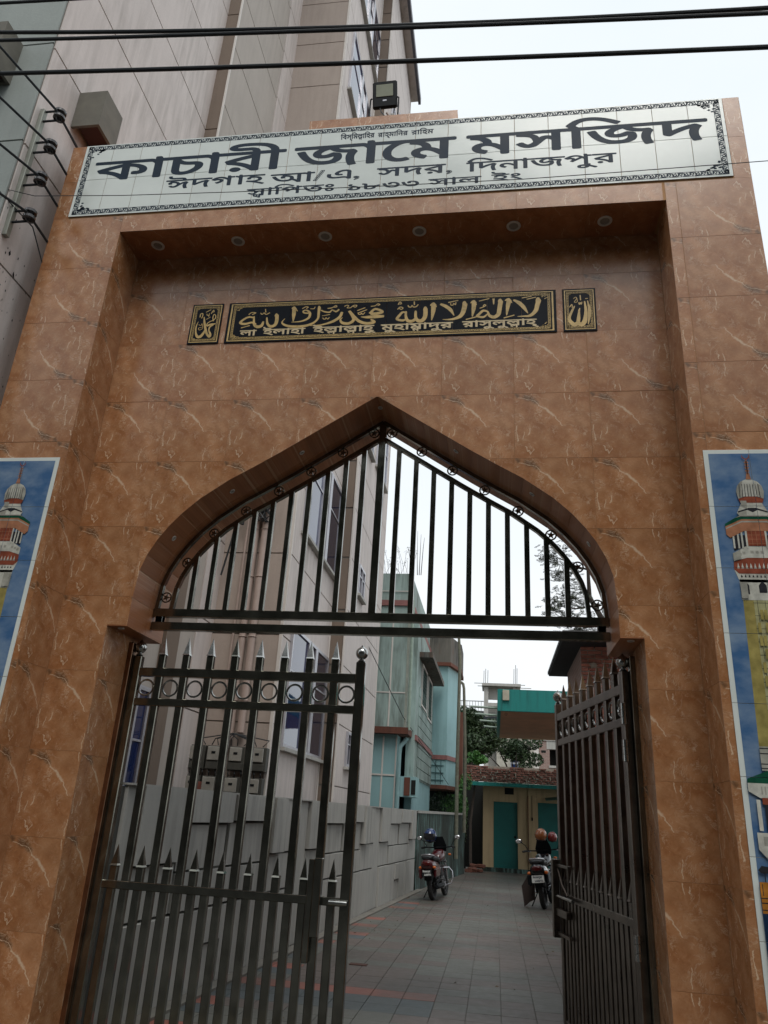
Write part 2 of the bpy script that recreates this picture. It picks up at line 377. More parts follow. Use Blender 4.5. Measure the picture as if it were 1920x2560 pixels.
def thing(name, label, cat, loc=(0, 0, 0), group=None):
    o = bpy.data.objects.new(name, None); C.objects.link(o); o.empty_display_size = .2
    o.location = loc; ROOT[o.name] = tuple(loc); o['label'] = label; o['category'] = cat
    if group: o['group'] = group
    return o
def tag(o, label, cat, group=None):
    o['label'] = label; o['category'] = cat
    if group: o['group'] = group
    return o
def inst(me, name, parent, loc, rot=None):
    o = bpy.data.objects.new(name, me); C.objects.link(o); off = ROOT.get(parent.name, (0, 0, 0))
    if rot is not None: o.matrix_local = Matrix.Translation(Vector(loc)-Vector(off)) @ rot.to_4x4()
    else: o.location = Vector(loc)-Vector(off)
    o.parent = parent
    return o
def dup(root, loc=None, rotz=None, label=None, parent=None):
    c = root.copy(); C.objects.link(c)
    if parent: c.parent = parent
    if loc is not None: c.location = loc
    if rotz is not None: c.rotation_euler = (0, 0, rotz)
    if label: c['label'] = label
    for ch in list(root.children): dup(ch, parent=c)
    return c
def bar(mb, p0, p1, w, d, ref=(0, 1, 0)):
    """square bar from p0 to p1, w across, d along ref"""
    p0, p1 = Vector(p0), Vector(p1); a = (p1-p0).normalized(); r = Vector(ref); b = a.cross(r).normalized()*w/2; c = r.normalized()*d/2
    return mb.hexa([p0-b-c, p0+b-c, p0+b+c, p0-b+c, p1-b-c, p1+b-c, p1+b+c, p1-b+c])

# planar regions: nonzero-winding union of loops, via constrained triangulation
def wind1(L, x, y):
    w = 0; n = len(L)
    for i in range(n):
        x0, y0 = L[i]; x1, y1 = L[(i+1) % n]
        if y0 <= y < y1 or y1 <= y < y0:
            if x0+(y-y0)/(y1-y0)*(x1-x0) > x: w += 1 if y1 > y0 else -1
    return w
def wind(loops, x, y): return sum(wind1(L, x, y) for L in loops)
class Winder:
    """winding number of many loops, looked up through a grid of their bounding boxes"""
    def __init__(s, loops):
        xs = [p[0] for L in loops for p in L]; ys = [p[1] for L in loops for p in L]; s.x0, s.y0 = min(xs), min(ys); s.c = max((max(xs)-s.x0), (max(ys)-s.y0), 1e-6)/160; s.g = {}
        for L in loops:
            bx0, bx1 = min(p[0] for p in L), max(p[0] for p in L); by0, by1 = min(p[1] for p in L), max(p[1] for p in L); e = (L, bx0, bx1, by0, by1)
            for i in range(int((bx0-s.x0)/s.c), int((bx1-s.x0)/s.c)+1):
                for j in range(int((by0-s.y0)/s.c), int((by1-s.y0)/s.c)+1): s.g.setdefault((i, j), []).append(e)
    def __call__(s, x, y):
        return sum(wind1(e[0], x, y) for e in s.g.get((int((x-s.x0)/s.c), int((y-s.y0)/s.c)), ()) if e[1] <= x <= e[2] and e[3] <= y <= e[4])
def area2(L): return sum(L[i][0]*L[(i+1) % len(L)][1]-L[(i+1) % len(L)][0]*L[i][1] for i in range(len(L)))
def region(loops, test=None, extra=()):
    vs_, es = [], []
    for L in loops:
        o = len(vs_); n = len(L); vs_ += [Vector(p) for p in L]; es += [(o+i, o+(i+1) % n) for i in range(n)]
    for a, b in extra:
        o = len(vs_); vs_ += [Vector(a), Vector(b)]; es.append((o, o+1))
    r = geometry.delaunay_2d_cdt(vs_, es, [], 0, 1e-6)
    V = [(v.x, v.y) for v in r[0]]; F = []; wn_ = None if test else Winder(loops)
    for f in r[2]:
        cx = sum(V[i][0] for i in f)/3; cy = sum(V[i][1] for i in f)/3
        if (test(cx, cy) if test else wn_(cx, cy) != 0): F.append(tuple(f))
    return V, F
def slab(mb, V, F, fn, d0, d1):
    """extrude a triangulated 2d region between depths d0 and d1"""
    used = sorted({i for f in F for i in f}); ix = {u: k for k, u in enumerate(used)}; n = len(used)
    vs_ = [fn(*V[u], d0) for u in used]+[fn(*V[u], d1) for u in used]; fs = []; ed = {}
    for f in F:
        g = [ix[i] for i in f]; fs.append(tuple(g)); fs.append(tuple(n+i for i in g[::-1]))
        for a, b in ((g[0], g[1]), (g[1], g[2]), (g[2], g[0])):
            ed[(a, b)] = 1
    for a, b in ed:
        if (b, a) not in ed: fs.append((b, a, n+a, n+b))
    return mb.add(vs_, fs)
def flat(mb, V, F, fn, d):
    used = sorted({i for f in F for i in f}); ix = {u: k for k, u in enumerate(used)}
    return mb.add([fn(*V[u], d) for u in used], [tuple(ix[i] for i in f) for f in F])
XZ = lambda a, b, d: (a, d, b)
def stroke(pts, ws, dens=4):
    """calligraphic stroke: smooth centre line with changing width -> one closed loop"""
    n = len(pts); P = []; Wd = []
    for i in range(n-1):
        p0 = pts[max(i-1, 0)]; p1 = pts[i]; p2 = pts[i+1]; p3 = pts[min(i+2, n-1)]
        for k in range(dens if i < n-2 else dens+1):
            u = k/dens
            P.append(tuple(.5*((2*p1[j])+(-p0[j]+p2[j])*u+(2*p0[j]-5*p1[j]+4*p2[j]-p3[j])*u*u+(-p0[j]+3*p1[j]-3*p2[j]+p3[j])*u**3) for j in (0, 1)))
            Wd.append(ws[i]*(1-u)+ws[i+1]*u)
    loops = []
    for i in range(len(P)-1):
        (x0, y0), (x1, y1) = P[i], P[i+1]; dx, dy = x1-x0, y1-y0; l = math.hypot(dx, dy) or 1e-9; nx, ny = -dy/l, dx/l; a, b = Wd[i]/2, Wd[i+1]/2
        loops.append([(x0-nx*a, y0-ny*a), (x1-nx*b, y1-ny*b), (x1+nx*b, y1+ny*b), (x0+nx*a, y0+ny*a)])
        if b > 0: loops.append([(x1+b*math.cos(q*math.pi/4), y1+b*math.sin(q*math.pi/4)) for q in range(8)])
    return loops

# ================================================================== ground
g = MB().box(-60, 60, -60, 140, -.5, -.02).build('ground', EARTH); g['kind'] = 'structure'
g = MB().box(-60, 60, -9, 4.6, -.019, -.004).build('road', ASPH); g['kind'] = 'structure'

# ================================================================== the gate
GX0, GX1 = -4.13, 2.09; YF, YR, YB = 5.0, 5.39, 6.05
RX0, RX1, RZ, TOP = -3.42, 1.40, 6.43, 7.54
gate = thing('mosque_gate', 'tall brown marble-tiled gateway with a pointed arch and deep recess', 'gate', ((GX0+GX1)/2, YF, 0))
XC = -.98
PROF = [(1.855, 2.85), (1.853, 3.07), (1.835, 3.297), (1.794, 3.431), (1.731, 3.557), (1.651, 3.677), (1.555, 3.792), (1.421, 3.921), (1.195, 4.088), (1.015, 4.195), (.79, 4.335), (0, 4.856)]
def archhalf(z):
    if z >= 4.856: return -1
    for (a, za), (b, zb) in zip(PROF, PROF[1:]):
        if za <= z <= zb: return a+(b-a)*(z-za)/(zb-za)
    return 1.855
OPEN = [(XC-2.02, -.05), (XC+2.02, -.05), (XC+2.02, 2.85)]+[(XC+a, z) for a, z in PROF]+[(XC-a, z) for a, z in PROF[-2::-1]]+[(XC-2.02, 2.85)]
def opened(x, z):
    if z < 2.85: return abs(x-XC) < 2.02
    return abs(x-XC) < archhalf(z)
def outer_rect(x0, x1, z0, z1): return [(x0, z0), (x1, z0), (x1, z1), (x0, z1)]
t_ = .0024
mb = MB(); mb.box(GX0+t_, RX0-t_, YF+t_, YB, 0, TOP-.005); mb.box(RX1+t_, GX1-t_, YF+t_, YB, 0, TOP-.005); mb.box(RX0-t_, RX1+t_, YF+t_, YB, RZ+t_, TOP-.005)
mb.build('pillar', GROUT, gate)
rect = outer_rect(RX0-t_, RX1+t_, 0, RZ+t_); inn = [(x+(t_ if x > XC+.01 else -t_ if x < XC-.01 else 0), z+(t_ if z > 2.86 else 0)) for x, z in OPEN]
V, F = region([rect, inn], lambda x, z: RX0-t_ < x < RX1+t_ and 0 < z < RZ+t_ and wind([inn], x, z) == 0)
mb = MB(); slab(mb, V, F, XZ, YR+t_, YB-.005); mb.build('arch_wall', GROUT, gate)

# ---- marble tiles
_tc = {}
def tilemesh(w, h, mat, t=.0018):
    k = (round(w, 4), round(h, 4), mat.name)
    if k not in _tc:
        b = .0008; mb = MB(); mb.add([(b, 0, b), (w-b, 0, b), (w-b, 0, h-b), (b, 0, h-b), (0, b, 0), (w, b, 0), (w, b, h), (0, b, h), (0, t, 0), (w, t, 0), (w, t, h), (0, t, h)],
            [(0, 1, 2, 3), (4, 5, 1, 0), (5, 6, 2, 1), (6, 7, 3, 2), (7, 4, 0, 3), (8, 9, 5, 4), (9, 10, 6, 5), (10, 11, 7, 6), (11, 8, 4, 7)])
        me = mb.mesh('marble_tile', mat); fixn(me); _tc[k] = me
    return _tc[k]
G_ = .0015
RI = Matrix.Identity(3); RL = Matrix.Rotation(math.pi/2, 3, 'Z'); RR = Matrix.Rotation(-math.pi/2, 3, 'Z'); RS = Matrix.Rotation(math.pi/2, 3, 'X')
R180 = Matrix.Rotation(math.pi, 3, 'Y')
def jit():
    return Matrix.Rotation(random.uniform(-.0008, .0008), 3, 'X') @ Matrix.Rotation(random.uniform(-.0008, .0008), 3, 'Z')
def put_tile(org, w, h, rot, parent=gate, mat=MARBLE, flip=False, shift=(0, 0)):
    if w < .02 or h < .02: return
    me = tilemesh(w-G_, h-G_, mat)
    if flip: return inst(me, 'marble_tile', parent, Vector(org)+rot @ Vector((w, 0, h)), rot @ R180 @ jit())
    return inst(me, 'marble_tile', parent, org, rot @ jit())
rows = [0, .13, .72, 1.31, 1.90, 2.49, 3.08, 3.67, 4.26, 4.85, 5.44, 6.03]
def zrows(z0, z1):
    r = [z0]+[z for z in rows if z0+.02 < z < z1-.02]+[z1]
    return list(zip(r, r[1:]))
# front faces of the two pillars and the lintel
for z0, z1 in zrows(0, 6.62)[:]:
    if z0 >= 6.03: z1 = 6.62
    put_tile((GX0, YF, z0), .6, z1-z0, RI, flip=z0 > 3.9); put_tile((GX0+.6, YF, z0), .11, z1-z0, RI)
    put_tile((1.49, YF, z0), .6, z1-z0, RI, flip=z0 > 3.9); put_tile((RX1, YF, z0), .09, z1-z0, RI)
x = RX0
while x < RX1-.01:
    w = min(.6, RX1-x); put_tile((x, YF, RZ), w, .19, RI); x += w
for a, b in ((GX0, -3.985), (1.955, GX1)):
    put_tile((a, YF, 6.62), b-a, .46, RI); put_tile((a, YF, 7.08), b-a, .46, RI)
# outer flanks and inner flanks of the recess
for z0, z1 in zrows(0, TOP):
    for y, w in ((YF, .6), (YF+.6, YB-YF-.6)):
        put_tile((GX0, y+w, z0), w, z1-z0, RR); put_tile((GX1, y, z0), w, z1-z0, RL)
for z0, z1 in zrows(0, RZ):
    put_tile((RX0, YF+t_, z0), .39-t_, z1-z0, RL); put_tile((RX1, YR, z0), .39-t_, z1-z0, RR)
# soffit of the recess
x = RX0
while x < RX1-.01:
    w = min(.6, RX1-x); put_tile((x, YR, RZ), w, .39-t_, RS, mat=MARBLE_D); x += w
# back wall of the recess, tiles cut round the arch
cols = [RX0, -3.445+.0]+[-2.845+.6*k for k in range(7)]+[RX1]
cols = sorted({round(c, 3) for c in cols if c >= RX0}); cols = [RX0]+[c for c in cols if RX0+.03 < c < RX1-.03]+[RX1]
for z0, z1 in zrows(0, RZ):
    for x0, x1 in zip(cols, cols[1:]):
        inside = [opened(x0+(x1-x0)*i/12, z0+(z1-z0)*j/12) for i in range(13) for j in range(13)]
        if all(inside): continue
        if not any(inside): put_tile((x0, YR, z0), x1-x0, z1-z0, RI, flip=(round(x0*10)+round(z0*10)) % 7 == 0); continue
        r_ = outer_rect(0, x1-x0-G_, 0, z1-z0-G_); op = [(a-x0, b-z0) for a, b in OPEN]
        V, F = region([r_, op], lambda x, z: 0 < x < x1-x0-G_ and 0 < z < z1-z0-G_ and wind([op], x, z) == 0)
        if not F: continue
        mb = MB(); slab(mb, V, F, XZ, 0, t_); me = mb.mesh('marble_tile', MARBLE); fixn(me); inst(me, 'marble_tile', gate, (x0, YR, z0))
# jambs below the corbels
for z0, z1 in ((0, .21), (.21, .769), (.769, 1.325), (1.325, 1.881), (1.881, 2.437), (2.437, 2.85)):
    put_tile((XC-2.02, YR+t_, z0), .45, z1-z0, RL); put_tile((XC-2.02, YR+t_+.45, z0), .2, z1-z0, RL)
    put_tile((XC+2.02, YR+t_+.45, z0), .45, z1-z0, RR); put_tile((XC+2.02, YB, z0), .2, z1-z0, RR)
for s in (-1, 1):
    x0 = XC-2.02 if s < 0 else XC+1.855
    MB().box(x0, x0+.165, YR+.001, YB, 2.842, 2.85).build('corbel_slab', MARBLE_D, gate)
# lining of the arch: two rows of small tiles following the curve
def resample(P, step):
    out = [P[0]]; acc = 0
    for a, b in zip(P, P[1:]):
        l = math.dist(a, b); 
        if l < 1e-6: continue
        k = max(1, round(l/step))
        for i in range(1, k+1): out.append((a[0]+(b[0]-a[0])*i/k, a[1]+(b[1]-a[1])*i/k))
    return out
half = resample(PROF[:2], .2)[:-1]+PROF[1:9]+resample(PROF[8:], .24)[1:]
for s in (-1, 1):
    for (a0, z0), (a1, z1) in zip(half, half[1:]):
        p0 = Vector((XC+s*a0, 0, z0)); p1 = Vector((XC+s*a1, 0, z1)); ax = (p1-p0); L = ax.length; ax.normalize()
        nrm = Vector((ax.z, 0, -ax.x)); 
        if nrm.dot(Vector((XC, 0, 3.3))-p0) < 0: nrm = -nrm
        for y0, y1 in ((YR+.001, YR+.33), (YR+.33, YB)):
            mb = MB(); q = .0016
            c = [p0+ax*q, p1-ax*q]; P8 = []
            for dpt in (0, t_):
                for (pp, yy) in ((c[0], y0+q), (c[1], y0+q), (c[1], y1-q), (c[0], y1-q)):
                    P8.append(tuple(pp-nrm*dpt+Vector((0, yy, 0))))
            mb.hexa(P8); mb.build('marble_tile', MARBLE_D, gate, origin=tuple(p0+Vector((0, y0, 0))))
# parapet block on top
MB().box(-1.785, -.352, 5.16, 5.89, TOP, 7.82).build('parapet_block', GROUT, gate)
for i in range(3): put_tile((-1.79+i*.48, 5.15, TOP+.002), .48, .29, RI)
MB().bbox(GX0, GX1, YF+.012, YB, TOP-.004, TOP+.004, .001).build('coping', MARBLE_D, gate)

# ---- downlights
def downlight(x, y, z, r, label, nrm=(0, 0, -1), group='downlights set in the gate soffits'):
    t = thing('downlight', label, 'light', (x, y, z), group); n = Vector(nrm).normalized(); q = n.to_track_quat('Z', 'Y').to_matrix().to_4x4()
    a = MB().lathe([(r*.66, .001), (r*.68, .006), (r*.9, .007), (r, .004), (r, 0)], 20); a.xf(q); a.xf(Matrix.Translation((x, y, z))); a.build('trim_ring', LAMPRIM, t, True)
    a = MB().lathe([(.001, .002), (r*.66, .0025)], 16); a.xf(q); a.xf(Matrix.Translation((x, y, z))); a.build('lens', LAMPG, t, True)
ords = ['leftmost', 'second from left', 'third from left', 'fourth from left', 'fifth from left', 'rightmost']
for i, x in enumerate((-3.137, -2.352, -1.526, -.668, .161, .935)):
    downlight(x, 5.2, RZ, .062, 'round recessed downlight under the name board soffit, %s of six' % ords[i])
for x, z, lab in ((-2.078, 4.064, 'in the left slope of the arch, beside the fourth star ring'), (-2.565, 3.636, 'low in the left curve of the arch lining'), (XC, 4.84, 'at the very point of the arch'), (-1.506, 4.424, 'on the upper left slope of the arch lining'),
        (-.40, 4.42, 'on the upper right slope of the arch lining'), (.22, 4.03, 'midway down the right slope of the arch'), (.66, 3.61, 'low in the right curve of the arch lining')):
    s = 1 if x > XC else -1; a = abs(x-XC)
    if a < .01: nn = (0, 0, -1); z = 4.85
    else:
        for (a0, z0), (a1, z1) in zip(PROF, PROF[1:]):
            if z0 <= z <= z1: break
        a = a0+(a1-a0)*(z-z0)/(z1-z0); dx, dz = (a1-a0), (z1-z0); nn = (-s*dz, 0, dx*1.0); x = XC+s*a
    downlight(x, 5.57, z, .024, 'small round spotlight '+lab, nn, 'small spotlights in the arch')
for s, w in ((-1, 'left'), (1, 'right')): downlight(XC+s*1.94, 5.47, 2.842, .026, 'small spotlight under the %s corbel above the gate leaf' % w)

# ================================================================== text tools
_gl = {}
def glyph(ch):
    if ch not in _gl:
        c = bpy.data.curves.new('glyph', 'FONT'); c.body = ch; c.size = 1; c.resolution_u = 3
        o = bpy.data.objects.new('glyph', c); C.objects.link(o); bpy.context.view_layer.update()
        k = o.to_curve(bpy.context.evaluated_depsgraph_get()); L = []
        for sp in k.splines:
            B = sp.bezier_points; n = len(B); lp = []
            for i in range(n):
                a, b = B[i], B[(i+1) % n]; straight = a.handle_right_type == 'VECTOR' and b.handle_left_type == 'VECTOR' or ((a.handle_right-a.co).length < 1e-4 and (b.handle_left-b.co).length < 1e-4)
                m_ = 1 if straight else 3
                for j in range(m_):
                    u = j/m_; v = (1-u)**3*a.co+3*(1-u)**2*u*a.handle_right+3*(1-u)*u*u*b.handle_left+u**3*b.co; lp.append((v.x, v.y))
            lp2 = []
            for p in lp:
                if not lp2 or math.dist(p, lp2[-1]) > .011: lp2.append(p)
            if len(lp2) > 2 and math.dist(lp2[0], lp2[-1]) < 2e-4: lp2.pop()
            if len(lp2) > 2: L.append(lp2)
        o.to_curve_clear(); bpy.data.objects.remove(o); _gl[ch] = L
    return _gl[ch]
STEMS = {'ি': .266, 'ী': .266}
def layout(tokens):
    """tokens: glyph strings or (glyph, dx, dy, scale) for pieces set under the previous letter"""
    x = 0; out = []; last = 0
    for t in tokens:
        if isinstance(t, tuple):
            ch, dx, dy, s = t
            out += [[((px*s+last+dx), py*s+dy) for px, py in L] for L in glyph(ch)]; continue
        if t == ' ': x += .3; continue
        L = glyph(t)
        if not L: continue
        mxx = max(p[0] for l in L for p in l); mnx = min(p[0] for l in L for p in l)
        if t in 'ু্ূ':
            out += [[(px+x, py) for px, py in l] for l in L]; continue
        adv = STEMS.get(t, mxx-.01); 
        if mnx > 0: adv += .06
        out += [[(px+x, py) for px, py in l] for l in L]; last = x; x += adv
    return out, x
def fit(tokens, x0, x1, zb, zm, shear=0):
    L, w = layout(tokens); sx = (x1-x0)/w; sz = (zm-zb)/.622
    return [[(x0+px*sx+shear*py*sz, zb+py*sz) for px, py in l] for l in L]
def embolden(loops, rx, rz):
    """Minkowski sum with a small diamond so the lettering gets the weight of the sign"""
    if rx <= 0: return loops
    out = []
    pos = sum(area2(L) for L in loops) > 0
    out += loops if pos else [l[::-1] for l in loops]
    n8 = [(rx*math.cos(k*math.pi/2), rz*math.sin(k*math.pi/2)) for k in range(4)]
    for L in loops:
        n = len(L)
        for i in range(n):
            a, b = L[i], L[(i+1) % n]; dx, dy = b[0]-a[0], b[1]-a[1]; l = math.hypot(dx/rx, dy/rz) or 1e-9; nx, nz = -dy/rz/l*rx, dx/rx/l*rz
            q = [(a[0]-nx, a[1]-nz), (b[0]-nx, b[1]-nz), (b[0]+nx, b[1]+nz), (a[0]+nx, a[1]+nz)]
            out.append(q if area2(q) > 0 else q[::-1])
            out.append([(a[0]+u, a[1]+v) for u, v in n8])
    return out
def lettering(name, words, mat, parent, y, bold=(0, 0), origin=None):
    mb = MB()
    for tokens, x0, x1, zb, zm in words:
        L = embolden(fit(tokens, x0+bold[0], x1-bold[0], zb+bold[1], zm-bold[1]), *bold)
        V, F = region(L); flat(mb, V, F, XZ, y)
    return mb.build(name, mat, parent, origin=origin)
def bn(s):
    """Bengali word in writing order -> tokens in drawing order, with stacked letters"""
    out = []; i = 0
    CONJ = {'স্থ': ['স', ('থ', .2, -.2, .5)], 'ল্ল': ['ল', ('ল', .2, -.22, .55)], 'ম্ম': ['ম', ('ম', .12, -.2, .55)]}
    while i < len(s):
        c3 = s[i:i+3]
        if c3 in CONJ: cl = CONJ[c3]; i += 3
        else: cl = [s[i]]; i += 1
        if i < len(s) and s[i] in 'িে': out.append(s[i]); i += 1
        out += cl
    return out

# ================================================================== name board over the arch
sign = thing('name_board', 'long white tiled name board with navy Bengali lettering across the top of the gate', 'sign', (-1.015, YF, 6.64))
SX0, SX1, SZ0, SZ1 = -3.98, 1.95, 6.637, 7.533; cw = (SX1-SX0)/20
MB().box(SX0, SX1, YF-.004, YF+.012, SZ0, SZ1).build('backing', GROUT, sign)
stm = MB().bbox(0, cw-.0035, -.006, 0, 0, (SZ1-SZ0)/2-.0035, .0012).mesh('sign_tile', CERAM); fixn(stm)
for j in range(2):
    for i in range(20): inst(stm, 'sign_tile', sign, (SX0+i*cw+.0017, YF-.004, SZ0+j*(SZ1-SZ0)/2+.0017))
YT = YF-.0108
lettering('lettering', [(bn('কাচারী'), -3.83, -1.93, 7.062, 7.305), (bn('জামে'), -1.84, -.35, 7.05, 7.308), (bn('মসজিদ'), -.25, 1.80, 7.055, 7.305)], INK, sign, YT, (.015, .007))
lettering('lettering', [(bn('ঈদগাহ'), -3.06, -2.10, 6.90, 7.01), (bn('আ/এ,'), -2.04, -1.19, 6.885, 6.995), (bn('সদর,'), -1.05, -.36, 6.88, 6.985), (bn('দিনাজপুর'), -.25, 1.03, 6.87, 6.98)], INK, sign, YT, (.006, .003))
lettering('lettering', [(bn('স্থাপিতঃ'), -2.25, -1.42, 6.752, 6.835), (['১', '৮', '৩', '৩'], -1.34, -.65, 6.742, 6.815), (bn('সাল'), -.58, -.12, 6.735, 6.815), (bn('ইং'), -.03, .25, 6.748, 6.82)], INK, sign, YT, (.0045, .0024))
lettering('lettering', [(bn('বিস্‌মিল্লাহির'.replace('\u200c', '')), -1.42, -1.10, 7.368, 7.424), (bn('রাহ্‌মানির'.replace('\u200c', '')), -1.07, -.79, 7.366, 7.42), (bn('রাহিম'), -.76, -.555, 7.364, 7.418)], INK, sign, YT, (.0022, .0018))
# ornamental border: a running band of leaf curls between two fine lines, with bracket corners
def ornament(name, x0, x1, z0, z1, wd, mat, parent, y, pitch, corner, fine=.004):
    mb = MB(); loops = []
    def rectl(a, b, c, d): return [(a, c), (b, c), (b, d), (a, d)]
    per = [((x0, z0), (x1, z0), (0, 1)), ((x0, z1), (x1, z1), (0, -1)), ((x0, z0), (x0, z1), (1, 0)), ((x1, z0), (x1, z1), (-1, 0))]
    for (ax, az_), (bx, bz), (nx, nz) in per:
        L = math.hypot(bx-ax, bz-az_); n = max(2, round(L/pitch)); dx, dz = (bx-ax)/L, (bz-az_)/L; p = L/n
        def T(u, v): return (ax+dx*u+nx*v, az_+dz*u+nz*v)
        def quad(u0, v0, u1, v1, w):
            l = math.hypot(u1-u0, v1-v0); a, b = -(v1-v0)/l*w/2, (u1-u0)/l*w/2
            mb.add([(*T(u0-a, v0-b), 0), (*T(u1-a, v1-b), 0), (*T(u1+a, v1+b), 0), (*T(u0+a, v0+b), 0)], [(0, 1, 2, 3)])
        quad(0, fine/2, L, fine/2, fine); quad(wd, wd-fine/2, L-wd, wd-fine/2, fine)
        for i in range(n):
            u = i*p; f = 1 if i % 2 else -1; c = wd/2
            quad(u, c+f*wd*.33, u+p, c+f*wd*.40, wd*.12); arc = [(u+p*.5+p*.34*math.cos(a), c+f*wd*.30*math.sin(a)) for a in [k*math.pi/4-.6 for k in range(6)]]
            for q0, q1 in zip(arc, arc[1:]): quad(*q0, *q1, wd*.15)
            quad(u+p*.1, c-f*wd*.32, u+p*.45, c+f*wd*.12, wd*.2); quad(u+p*.5, c-f*wd*.1, u+p*.78, c-f*wd*.36, wd*.16)
            quad(u+p*.86, c+f*wd*.05, u+p*.99, c+f*wd*.36, wd*.14)
    for sx, cx in ((1, x0+wd), (-1, x1-wd)):
        for sz, cz in ((1, z0+wd), (-1, z1-wd)):
            for k in range(16):
                a = random.random(); b = random.random()*(1-a); r = corner*.13
                px, pz = cx+sx*a*corner, cz+sz*b*corner; th = random.random()*3
                mb.add([(px+r*math.cos(th+q*math.pi/2), pz+r*math.sin(th+q*math.pi/2)*.7, 0) for q in range(4)], [(0, 1, 2, 3)])
    mb.v = [(a, y, b) for a, b, c in mb.v]
    return mb.build(name, mat, parent)
ornament('ornament_border', SX0+.03, SX1-.03, SZ0+.02, SZ1-.016, .052, INK, sign, YT, .046, .12)

# ================================================================== calligraphy plaques in the recess

ARM=[[[[2789,332],[2776,289],[2759,221],[2713,173],[2662,169],[2606,169]],[30,27,25,18,9,3]],[[[2801,307],[2782,345],[2766,317]],[4,22,8]],[[[2572,343],[2618,312],[2658,263],[2693,199]],[10,24,24,4]],[[[2644,359],[2726,374]],[6,6]],[[[2685,344],[2762,362]],[6,6]],[[[2536,345],[2525,282],[2514,188]],[30,24,6]],[[[2500,338],[2531,352],[2559,315]],[5,18,5]],[[[2489,158],[2576,183]],[7,7]],[[[2464,340],[2453,254],[2443,198],[2407,171],[2368,189],[2353,231]],[28,26,26,22,18,10]],[[[2481,313],[2459,349],[2443,331]],[4,18,5]],[[[2353,231],[2314,242],[2278,206],[2263,187],[2314,175],[2347,202]],[10,16,16,14,14,8]],[[[2402,365],[2404,307]],[14,6]],[[[2283,269],[2314,280],[2336,295],[2324,305],[2314,289]],[6,6,6,6,6]],[[[2277,345],[2363,367]],[6,6]],[[[2235,338],[2231,265],[2221,187]],[30,24,6]],[[[2204,327],[2232,346],[2256,308]],[5,18,5]],[[[2165,157],[2258,181]],[7,7]],[[[2157,326],[2143,243],[2117,194],[2066,169],[2014,163],[1967,166]],[30,28,24,16,9,3]],[[[2173,306],[2151,339],[2136,320]],[4,18,5]],[[[1941,330],[1989,304],[2032,264],[2063,203]],[14,22,22,4]],[[[2009,343],[2093,361]],[7,7]],[[[2031,336],[2033,316],[2052,314],[2057,331],[2073,317],[2077,339]],[6,6,6,6,6,6]],[[[1883,330],[1880,256],[1869,165]],[32,26,6]],[[[1851,319],[1880,338],[1908,303]],[5,18,5]],[[[1812,287],[1811,208],[1788,165],[1751,163],[1729,199],[1726,261]],[26,26,26,24,18,14]],[[[1828,271],[1810,300],[1795,275]],[4,16,5]],[[[1729,186],[1698,160],[1658,169],[1641,216],[1641,261]],[14,22,20,16,12]],[[[1641,254],[1609,258],[1579,219],[1564,187],[1618,172],[1649,190]],[10,14,18,16,16,8]],[[[1564,290],[1585,315],[1612,305],[1597,289],[1580,302]],[6,6,6,6,6]],[[[1657,331],[1662,315],[1683,311],[1691,327],[1705,310],[1729,314],[1744,333]],[7,7,7,7,7,7,7]],[[[1709,370],[1712,335]],[7,7]],[[[1567,342],[1582,371],[1596,353],[1583,347]],[7,7,7,7]],[[[1318,256],[1363,305],[1431,274],[1391,258],[1335,255]],[19,15,16,21,18]],[[[1448,225],[1363,223],[1294,221],[1242,226]],[16,24,18,5]],[[[1330,196],[1362,167],[1299,154],[1228,180],[1181,229],[1137,293]],[8,21,19,19,19,10]],[[[1124,294],[1163,240],[1175,193],[1134,161],[1077,170],[1056,203],[1072,225]],[8,18,19,19,18,11,5]],[[[1202,295],[1270,323]],[6,6]],[[[1217,271],[1289,301]],[6,6]],[[[1211,274],[1218,256],[1236,255],[1241,267],[1256,252],[1272,271]],[6,6,6,6,6,6]],[[[1083,346],[1101,358],[1121,351],[1108,331],[1139,330],[1163,352],[1194,353],[1182,333],[1164,344]],[6,6,6,6,6,6,6,6,6]],[[[1322,336],[1360,340],[1383,359],[1403,351],[1386,342]],[6,6,6,6,6]],[[[1065,286],[1048,235],[992,191],[907,161],[837,153],[771,154]],[16,19,18,11,6,2]],[[[1036,317],[1010,294],[973,313],[953,291],[913,295],[880,310],[859,325]],[11,11,8,11,10,8,3]],[[[850,349],[852,275],[848,223],[808,178],[732,151],[643,149],[571,161],[522,196],[544,239]],[16,16,13,15,18,18,16,11,3]],[[[869,332],[849,357],[843,333]],[3,11,3]],[[[621,349],[623,275],[624,207]],[27,23,5]],[[[596,345],[619,360],[653,316]],[4,13,4]],[[[758,288],[717,294],[708,315],[742,320],[771,287],[763,237],[700,204],[607,198]],[10,10,10,10,16,16,10,2]],[[[695,340],[727,360],[749,354],[735,342]],[6,6,6,6]],[[[771,337],[803,335],[812,353]],[6,6,6]],[[[893,234],[902,219],[918,218],[923,232],[939,217],[953,231]],[6,6,6,6,6,6]],[[[885,253],[955,265]],[5,5]],[[[929,332],[971,338],[1002,360],[1012,346],[988,342]],[7,7,7,7,7]],[[[466,283],[470,219],[458,173],[419,161],[387,192],[374,255]],[23,23,21,19,15,10]],[[[484,263],[460,291],[447,271]],[3,13,4]],[[[346,218],[334,173],[295,162],[262,193],[252,273]],[10,21,21,16,10]],[[[254,261],[194,270],[129,216],[175,197],[238,211],[277,193]],[10,13,16,16,13,10]],[[[144,155],[221,178]],[6,6]],[[[198,297],[224,320],[264,315],[234,299]],[6,6,6,6]],[[[308,313],[325,295],[342,311],[363,293],[393,309]],[6,6,6,6,6]],[[[350,353],[357,319]],[6,6]]]
